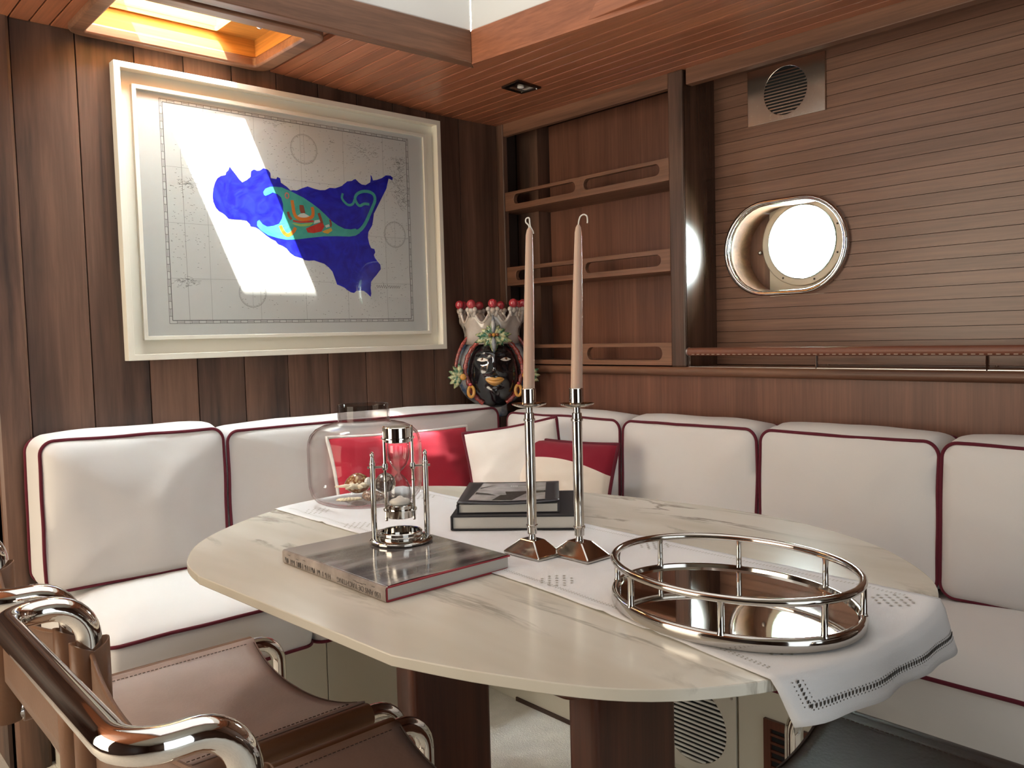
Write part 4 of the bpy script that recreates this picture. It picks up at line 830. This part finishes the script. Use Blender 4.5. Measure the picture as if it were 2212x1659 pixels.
stuff(M1.build('spine_print', 'lettering', bb, smooth=0))

def book_local(name, label, A_, u_ang, wd, dp, z0, z1, cover, board=.0026, group='dark books stacked on the runner', soft=False):
    b_ = thing(name, label, 'book', (0, 0, 0), group); h = z1-z0
    MB().box(.004, wd-.004, .004, dp-.003, board, h-board).build('page_block', 'page', b_, smooth=0)
    MB().box(0, wd, 0, dp, 0, board).build('cover_board', cover, b_, smooth=0, bevel=.0008)
    if soft:
        f = lambda s_: lambda a, q: (wd*a, dp*q, h-board+s_+.004*(abs(a-.45)**2*4)*(1-q)-.001*(1-abs(a-.5)*2))
        M1 = MB(); M1.grid(f(board), 16, 10); M1.build('cover_board', cover, b_, smooth=180, solid=.0018)
    else: MB().box(0, wd, 0, dp, h-board, h).build('cover_board', cover, b_, smooth=0, bevel=.0008)
    MB().box(-.001, .003, 0, dp, .0005, h-.0005).build('spine', cover, b_, smooth=0, bevel=.0008)
    b_.location = (A_[0], A_[1], z0); b_.rotation_euler = (0, 0, u_ang); return b_
ang = math.atan2(-.727, .687)
b1 = book_local('hardback_book', 'thick dark hardback, lower of the two stacked books beside the candlesticks', (-1.213, -1.196), ang, .262, .27, .7535, .7835, 'book_black', .0032)
b2 = book_local('softcover_book', 'dark book with a grey photograph on its cover, on top of the stacked hardback', (-1.192, -1.190), ang+R(1.5), .212, .255, .784, .8035, 'book_dark', .0018, soft=True)
h = .0197
def cov(a, q): return (.212*a, .255*q, h+.0012+.004*(abs(a-.45)**2*4)*(1-q)-.001*(1-abs(a-.5)*2))
def covp(poly, dz, name, mat_):
    n_ = 8
    def f(a, b_):
        p0 = Vector(poly[0]).lerp(Vector(poly[1]), a); p1 = Vector(poly[3]).lerp(Vector(poly[2]), a); p = p0.lerp(p1, b_); q = cov(p.x, p.y); return (q[0], q[1], q[2]+dz)
    return MB().grid(f, n_, n_).build(name, mat_, b2, smooth=180, local=True)
covp([(.10, .10), (.86, .10), (.86, .93), (.17, .93)], .0006, 'cover_photo', 'photo_light')
covp([(.33, .12), (.53, .12), (.66, .40), (.40, .34)], .0010, 'photo_shade', 'photo_dark'); covp([(.46, .36), (.86, .42), (.86, .50), (.44, .50)], .0010, 'photo_shade', 'photo_dark'); covp([(.14, .37), (.36, .33), (.26, .42), (.14, .46)], .0010, 'photo_shade', 'photo_dark')
covp([(.16, .62), (.30, .80), (.34, .84), (.16, .68)], .0010, 'photo_shade', 'photo_dark')
M1 = MB()
for a in [.33+k*.016 for k in range(24)]: p = cov(a, .70); M1.box(p[0], p[0]+.0020, p[1], p[1]+.0022, p[2]+.0012, p[2]+.0014)
for a in [.48, .50, .52, .54]: p = cov(a, .745); M1.box(p[0], p[0]+.0030, p[1], p[1]+.005, p[2]+.0012, p[2]+.0014)
stuff(M1.build('cover_print', 'letter_light', b2, smooth=0))

def candlestick(x, y, lab):
    cs = thing('candlestick', lab, 'candlestick', (x, y, TZ), 'pair of nickel candlesticks')
    def fr(hx, hy, z): return [(x+hx*a, y+hy*b_, z) for a, b_ in ((-1, -1), (1, -1), (1, 1), (-1, 1))]
    MB().loft([fr(.030, .0465, TZ), fr(.030, .0465, TZ+.005), fr(.0285, .045, TZ+.0065), fr(.0145, .0185, .7805), fr(.013, .017, .7815)]).build('base', 'nickel', cs, smooth=0, bevel=.0015)
    MB().lathe([(.0075, .7815), (.0065, .784), (.0058, .790), (.0088, .7915), (.0088, .8035), (.0108, .8045), (.0108, .8075), (.0090, .8085), (.0090, .9955), (.0108, .9965), (.0108, .9995), (.0090, 1.0005), (.0085, 1.010), (.0062, 1.011), (.0062, 1.0215)], 24, (x, y, 0)).build('stem', 'nickel', cs, smooth=30)
    MB().lathe([(.006, 1.0205), (.020, 1.0215), (.0305, 1.0255), (.0313, 1.0275), (.030, 1.0270), (.020, 1.0232), (.012, 1.0225)], 32, (x, y, 0)).build('drip_pan', 'nickel', cs, smooth=30)
    MB().lathe([(.0118, 1.0228), (.0128, 1.024), (.0128, 1.0535), (.0118, 1.0545), (.0110, 1.0535), (.0110, 1.03)], 24, (x, y, 0)).build('cup', 'nickel', cs, smooth=30)
    return cs
def candle(x, y, lean, lab, wick):
    n_, s_ = cam_axes(x, y); base = Vector((x, y, 1.031)); tip = base+s_*lean+Vector((0, 0, .309))
    cn = thing('candle', lab, 'candle', tuple(base), 'pair of taper candles')
    prof = [(0, .0106), (.05, .0106), (.3, .0098), (.6, .0085), (.85, .0070), (.955, .0062), (.985, .0045), (1.0, .0018)]
    MB().tube([base.lerp(tip, q) for q, r_ in prof], [r_ for q, r_ in prof], 20).build('taper', 'wax', cn, smooth=60)
    MB().tube(resample([tuple(tip+s_*a+Vector((0, 0, b_-.002))) for a, b_ in wick], 5) if False else [tip+s_*a+Vector((0, 0, b_-.002)) for a, b_ in [(p.x, p.y) for p in resample(wick, 5)]], .0012, 8).build('wick', 'wick', cn, smooth=60)
CX1, CX2 = (-1.2261, -1.4531), (-1.1792, -1.5261)
candlestick(*CX1, 'left one of two nickel candlesticks, beside the stacked books'); candlestick(*CX2, 'right one of two nickel candlesticks, nearer the oval tray')
candle(*CX1, .0085, 'left beige taper candle, its wick curled into a small loop', [(0, 0), (-.001, .006), (-.006, .012), (-.005, .018), (0, .019), (.001, .012), (.002, .004), (.006, -.004), (.007, -.009)])
candle(*CX2, .010, 'right beige taper candle, its wick bent over like a hook', [(0, 0), (.001, .008), (.004, .016), (.010, .019), (.015, .016), (.016, .008), (.0155, .004)])

# hourglass
hx, hy = -1.3797, -1.2605; hn, hs = cam_axes(hx, hy); BZ = .7746
hg = thing('hourglass', 'polished nickel hourglass in a pivoting stand on the photo book', 'hourglass', (hx, hy, BZ))
O = Vector((hx, hy, 0))
MB().lathe([(.030, BZ), (.056, BZ), (.058, BZ+.002), (.058, BZ+.0045), (.055, BZ+.0065), (.042, BZ+.0075), (.042, BZ+.012), (.0395, BZ+.0135), (.0395, BZ+.0185), (.0375, BZ+.020), (.0345, BZ+.0195), (.034, BZ+.008)], 40, (hx, hy, 0)).build('base', 'nickel', hg, smooth=30)
MB().lathe([(.001, BZ+.001), (.034, BZ+.001), (.034, BZ+.004), (.001, BZ+.0042)], 32, (hx, hy, 0)).build('base_disc', 'dark_metal', hg, smooth=30)
for s_ in (-1, 1):
    p = O+hs*.0485*s_
    MB().lathe([(.0052, BZ+.006), (.0052, .918), (.0058, .919), (.0058, .922), (.0048, .923), (.0036, .932), (.003, .934), (.0042, .936), (.0042, .939), (.0025, .941), (.0018, .943)], 16, (p.x, p.y, 0)).build('post', 'nickel', hg, smooth=30)
    a = p+hs*.009*s_+Vector((0, 0, .914)); b_ = O+hs*.020*s_+Vector((0, 0, .914))
    MB().tube([a, b_], .0022, 8).build('pivot', 'nickel', hg); 
    q = O+hs*.0255*s_
    MB().lathe([(.0022, .813), (.0030, .815), (.0024, .8175), (.0026, .834), (.0026, .968), (.0022, .985), (.0028, .987), (.0015, .990)], 10, (q.x, q.y, 0)).build('rod', 'nickel', hg, smooth=30)
    MB().lathe([(.0046, .908), (.005, .910), (.005, .918), (.0046, .920)], 12, (q.x, q.y, 0)).build('rod_collar', 'nickel', hg, smooth=30); MB().lathe([(.0040, .887), (.0040, .8895)], 12, (q.x, q.y, 0)).build('rod_collar', 'nickel', hg, smooth=30)
MB().lathe([(.001, .959), (.0235, .959), (.0245, .960), (.0245, .9655), (.031, .966), (.031, .968), (.0245, .9685), (.0245, .986), (.0225, .9875), (.001, .9875)], 36, (hx, hy, 0)).build('cap', 'nickel', hg, smooth=30)
MB().lathe([(.001, .8195), (.0235, .8195), (.0245, .8205), (.0245, .8325), (.031, .833), (.031, .835), (.0245, .8355), (.0245, .842), (.0225, .8435), (.001, .8435)], 36, (hx, hy, 0)).build('cap', 'nickel', hg, smooth=30)
gp = [(.0195, .8436), (.0208, .850), (.0208, .866), (.0195, .876), (.0150, .887), (.0085, .8955), (.0035, .900), (.0024, .9025), (.0035, .905), (.0085, .9095), (.0150, .918), (.0195, .929), (.0208, .939), (.0208, .953), (.0195, .9589)]
MB().lathe(gp, 32, (hx, hy, 0)).build('glass_bulb', 'glass_bulb', hg, smooth=180)
MB().lathe([(.001, .844), (.0190, .844), (.0198, .849), (.016, .8525), (.008, .8545), (.004, .858), (.001, .859)], 28, (hx, hy, 0)).build('sand', 'sand', hg, smooth=180)

# glass jar with shells
vx, vy = -1.165, -.80; vn, vs_ = cam_axes(vx, vy); V0 = Vector((vx, vy, 0))
jr = thing('glass_jar', 'large clear glass jar with a wide neck, holding seashells', 'vase', (vx, vy, TZ))
bo = [(.048, TZ), (.085, TZ+.0010), (.106, TZ+.0055), (.121, TZ+.013), (.131, TZ+.026), (.1365, TZ+.048), (.1375, TZ+.075), (.1375, .892), (.1355, .908), (.129, .923), (.116, .9365), (.098, .9445), (.080, .9485), (.0655, .951), (.0620, .9545)]
bi = [(max(r_-.0035, .001), z+.0035 if i < 5 else z-(.002 if i > 8 else 0)) for i, (r_, z) in enumerate(bo)]
MB().lathe([(.001, TZ)]+bo, 56, (vx, vy, 0), False).build('body', 'glass_vase', jr, smooth=180); MB().lathe([(.001, TZ+.006)]+[(r_, max(z, TZ+.006)) for r_, z in bi], 56, (vx, vy, 0), False).build('inner_wall', 'glass_vase', jr, smooth=180)
MB().lathe([(.0620, .9545), (.0618, .992), (.0610, .9935), (.0595, .9935), (.0585, .992), (.0585, .9525)], 56, (vx, vy, 0), False).build('neck', 'glass_neck_tint', jr, smooth=60)
def at_(n__, s__, z): p = V0+vn*n__+vs_*s__; return Vector((p.x, p.y, z))
def shell_tag(o, lab): return tag(o, lab, 'seashell', 'seashells in the glass jar')
def cowrie(p, rx, ry, rz, mat_, lab, rot=0):
    M1 = MB(); M1.sphere((0, 0, 0), rx, ry, rz, 20, 14)
    vs = []
    for x, y, z in M1.v:
        t_ = 1-.28*max(0, -x/rx)**2
        if z < 0: z *= .7
        vs.append((x, y*t_, z*t_))
    M1.v = vs; o = M1.build('seashell', mat_, origin=(0, 0, 0), smooth=180); o.location = p; o.rotation_euler = (0, 0, rot)
    Mt = MB(); 
    for k in range(9): Mt.box(-rx*.7+k*rx*.16, -rx*.7+k*rx*.16+.0012, -.003, .003, -rz*.72, -rz*.66)
    Mt.build('teeth', 'shell_cream', o, smooth=0, local=True); return shell_tag(o, lab)
FZ = TZ+.0065
cowrie(at_(.045, -.022, FZ+.030), .032, .025, .030, 'cowrie', 'tan spotted cowrie shell, left of the two at the back of the jar', R(-35))
cowrie(at_(.038, .046, FZ+.029), .031, .025, .029, 'cowrie_dark', 'dark grey spotted cowrie shell at the back right of the jar', R(20))
M1 = MB()
for k in range(44):
    a = k*.42; r_ = .024*(1-k/46); M1.sphere((r_*math.cos(a)*.6-.012+k*.0007, r_*math.sin(a)*.6, .012+.0*k), .011*(1-k/60)+.002, None, None, 8, 6)
o = M1.build('seashell', 'shell_brown', origin=(0, 0, 0), smooth=180); o.location = at_(-.045, .018, FZ+.004); o.rotation_euler = (0, R(8), R(-20)); shell_tag(o, 'brown mottled spiral shell at the front of the jar')
M1 = MB()
def fan(a, b_):
    th = (a-.5)*2.3; r_ = .034*(.12+.88*b_)*(1+.04*math.cos(th*24)); return (r_*math.sin(th), -r_*math.cos(th)*.9, .014*math.sin(math.pi*min(b_*1.0, 1)*.75)*(1-.35*abs(a-.5)*2)+.0012*math.cos(th*24)*b_)
M1.grid(fan, 48, 10); o = M1.build('seashell', 'shell_cream', origin=(0, 0, 0), smooth=180, solid=.002); o.location = at_(-.02, -.042, FZ+.004); o.rotation_euler = (R(6), 0, R(-30)); shell_tag(o, 'cream fan shell at the front left of the jar')
M1 = MB()
for a, l in ((175, .055), (140, .03), (100, .022), (30, .028), (-10, .036), (-60, .025), (215, .035)):
    d = Vector((math.cos(R(a)), math.sin(R(a)), .12)); M1.tube([d*.0, d*l*.5+Vector((0, 0, .003)), d*l], [.0055, .0045, .002], 8)
    M1.sphere(tuple(d*l*.45), .0055, None, None, 8, 6)
o = M1.build('starfish', 'coral_cream', origin=(0, 0, 0), smooth=180); o.location = at_(.005, -.02, FZ+.031); o.rotation_euler = (R(4), R(-4), R(-32)); tag(o, 'cream knobbly finger starfish lying across the shells in the jar', 'starfish')
M1 = MB(); M1.sphere((0, 0, 0), .012, .008, .010, 8, 6); o = M1.build('sea_glass', 'glass_bit', origin=(0, 0, 0), smooth=20); o.location = at_(.002, .006, FZ+.045); tag(o, 'small frosted white lump of sea glass on top of the shells', 'sea glass')

# oval tray
ty = thing('oval_tray', 'oval mirrored tray with an openwork nickel gallery rail', 'tray', (0, 0, 0))
ax, ay = .147, .184
def el(k, z, da=0, n_=72): a = 2*math.pi*k/n_; return ((ax+da)*math.cos(a), (ay+da)*math.sin(a), z)
def ellr(z, da, n_=72): return [el(k, z, da, n_) for k in range(n_)]
MB().loft([ellr(0, -.004), ellr(0, .003), ellr(.002, .005), ellr(.014, .005), ellr(.0175, .003), ellr(.0185, -.001), ellr(.0175, -.004), ellr(.012, -.006)], True, True, False).build('base', 'nickel', ty, smooth=50)
MB().prism([(x, y) for x, y, z in ellr(0, -.0062)], XYZ, .008, .0125).build('mirror', 'mirror', ty, smooth=0)
MB().tube(ellr(.0620, 0), .0054, 12, closed=True, flat=1.0).build('rail', 'nickel', ty, smooth=60)
for a in (75, 30, -18, -62, -105, -150, 162, 118):
    p = (ax*math.cos(R(a)), ay*math.sin(R(a)))
    MB().lathe([(.0058, .016), (.0044, .020), (.0042, .053), (.0055, .059)], 10, (p[0], p[1], 0)).build('post', 'nickel', ty, smooth=50)
ty.location = (-1.240, -1.879, TZ+.0018); ty.rotation_euler = (0, 0, R(-7))

# ------------------------------------------------------------------ chairs: chrome tube frame with leather slings; local +X is forward
def make_chair(lab, mats):
    ch = thing('leather_chair', lab, 'chair', (0, 0, 0), 'chrome and leather chairs round the table')
    r_ = .0168; HW = .25
    up_ = [(-.26, -HW, .452), (-.26, -HW, .80), (-.365, -HW, .80), (-.365, HW, .80), (-.26, HW, .80), (-.26, HW, .452)]
    MB().tube(fillet(up_, [.06, .045, .045, .06], 9), r_, 18).build('back_frame', 'chrome', ch, smooth=60, local=True)
    for s_ in (-1, 1):
        y = s_*HW
        MB().tube(fillet([(-.26, y, .49), (-.26, y, .45), (.298, y, .45), (.298, y, .017), (-.20, y, .017)], [.03, .055, .05], 8), r_, 16).build('side_frame', 'chrome', ch, smooth=60, local=True)
    MB().tube([(-.19, -HW+.0, .017), (-.19, HW-.0, .017)], .0165, 12).build('stretcher', 'chrome', ch, smooth=60, local=True)
    X0_, X1_ = -.235, .232
    def seat_z(v): return .4705-.036*(1-abs(v)**2.4)
    M1 = MB()
    def sf(a, b_):
        v = b_*2-1; x1 = X1_-.020*(1-v*v)**1.0; return (X0_+.012+(x1-X0_-.012)*a, v*(HW-.012), seat_z(v))
    M1.grid(sf, 16, 28)
    o = M1.build('seat', mats[0], ch, smooth=180, local=True, solid=.004)
    for s_ in (-1, 1):
        MB().tube([(X0_, s_*HW, .45), (X0_+.002, s_*HW, .45), (X1_-.002, s_*HW, .45), (X1_, s_*HW, .45)], [.0212, .0218, .0218, .0212], 18).build('seat_sleeve', mats[1], ch, smooth=50, local=True)
        Mq = MB(); k = X0_+.02
        while k < X1_-.03: Mq.tube([(k, s_*(HW-.030), seat_z(1-.072)+.0035), (k+.0055, s_*(HW-.030), seat_z(1-.072)+.0035)], .0008, 4); k += .0085
        stuff(Mq.build('stitching', 'stitch', o, smooth=0, local=True))
    Mq = MB(); Mq.tube([(sf(1, q/28)[0]-.004, sf(1, q/28)[1], sf(1, q/28)[2]+.0026) for q in range(1, 28)], .0007, 4); Mq.build('edge_stitching', 'stitch', o, smooth=0, local=True)
    def bf_(a, b_):
        v = a*2-1; zt = .733-.028*(1-v*v); zb = .520+.035*(1-v*v); return (-.262-.018*(1-v*v), v*(HW-.014), zb+(zt-zb)*b_)
    o = MB().grid(bf_, 24, 10).build('backrest', mats[2], ch, smooth=180, local=True, solid=.0045)
    MB().tube([(bf_(q/24, 1)[0], bf_(q/24, 1)[1], bf_(q/24, 1)[2]) for q in range(25)], .0034, 6).build('edge', mats[1], o, smooth=60, local=True)
    for s_ in (-1, 1):
        y = s_*HW; rr = .0225; pts = []
        ring0 = []
        for z0_, z1_ in ((.438, .735),):
            n_ = 20
            a_ = [(-.26+rr*math.cos(2*math.pi*k/n_)*1.08, y+rr*math.sin(2*math.pi*k/n_)*.98) for k in range(n_)]
            M1 = MB(); M1.loft([[(u, v, z) for (u, v) in a_] for z in (z0_, .6)]+[[(u, v, z1_+.010*abs((u+.26)/rr)) for u, v in a_]], True, False, False)
            M1.build('back_sleeve', mats[1], ch, smooth=60, local=True, solid=.003)
    return ch
TAN = ('leather', 'leather_edge', 'leather_back_shaded')
c1 = make_chair('tan leather sling chair tucked under the table, the farther of two side by side', TAN)
c1.location = (-1.672, -.972, 0)
c2 = dup(c1); c2['label'] = 'tan leather sling chair at the front left, its chrome back bar nearest the viewer'; c2.location = (-1.672, -1.556, 0)
c3 = make_chair('leather chrome chair coloured as if shaded, at the right end, below the hanging corner of the runner', ('leather_shaded', 'leather_shaded', 'leather_shaded'))
c3.location = (-1.10, -2.052, 0); c3.rotation_euler = (0, 0, R(90))
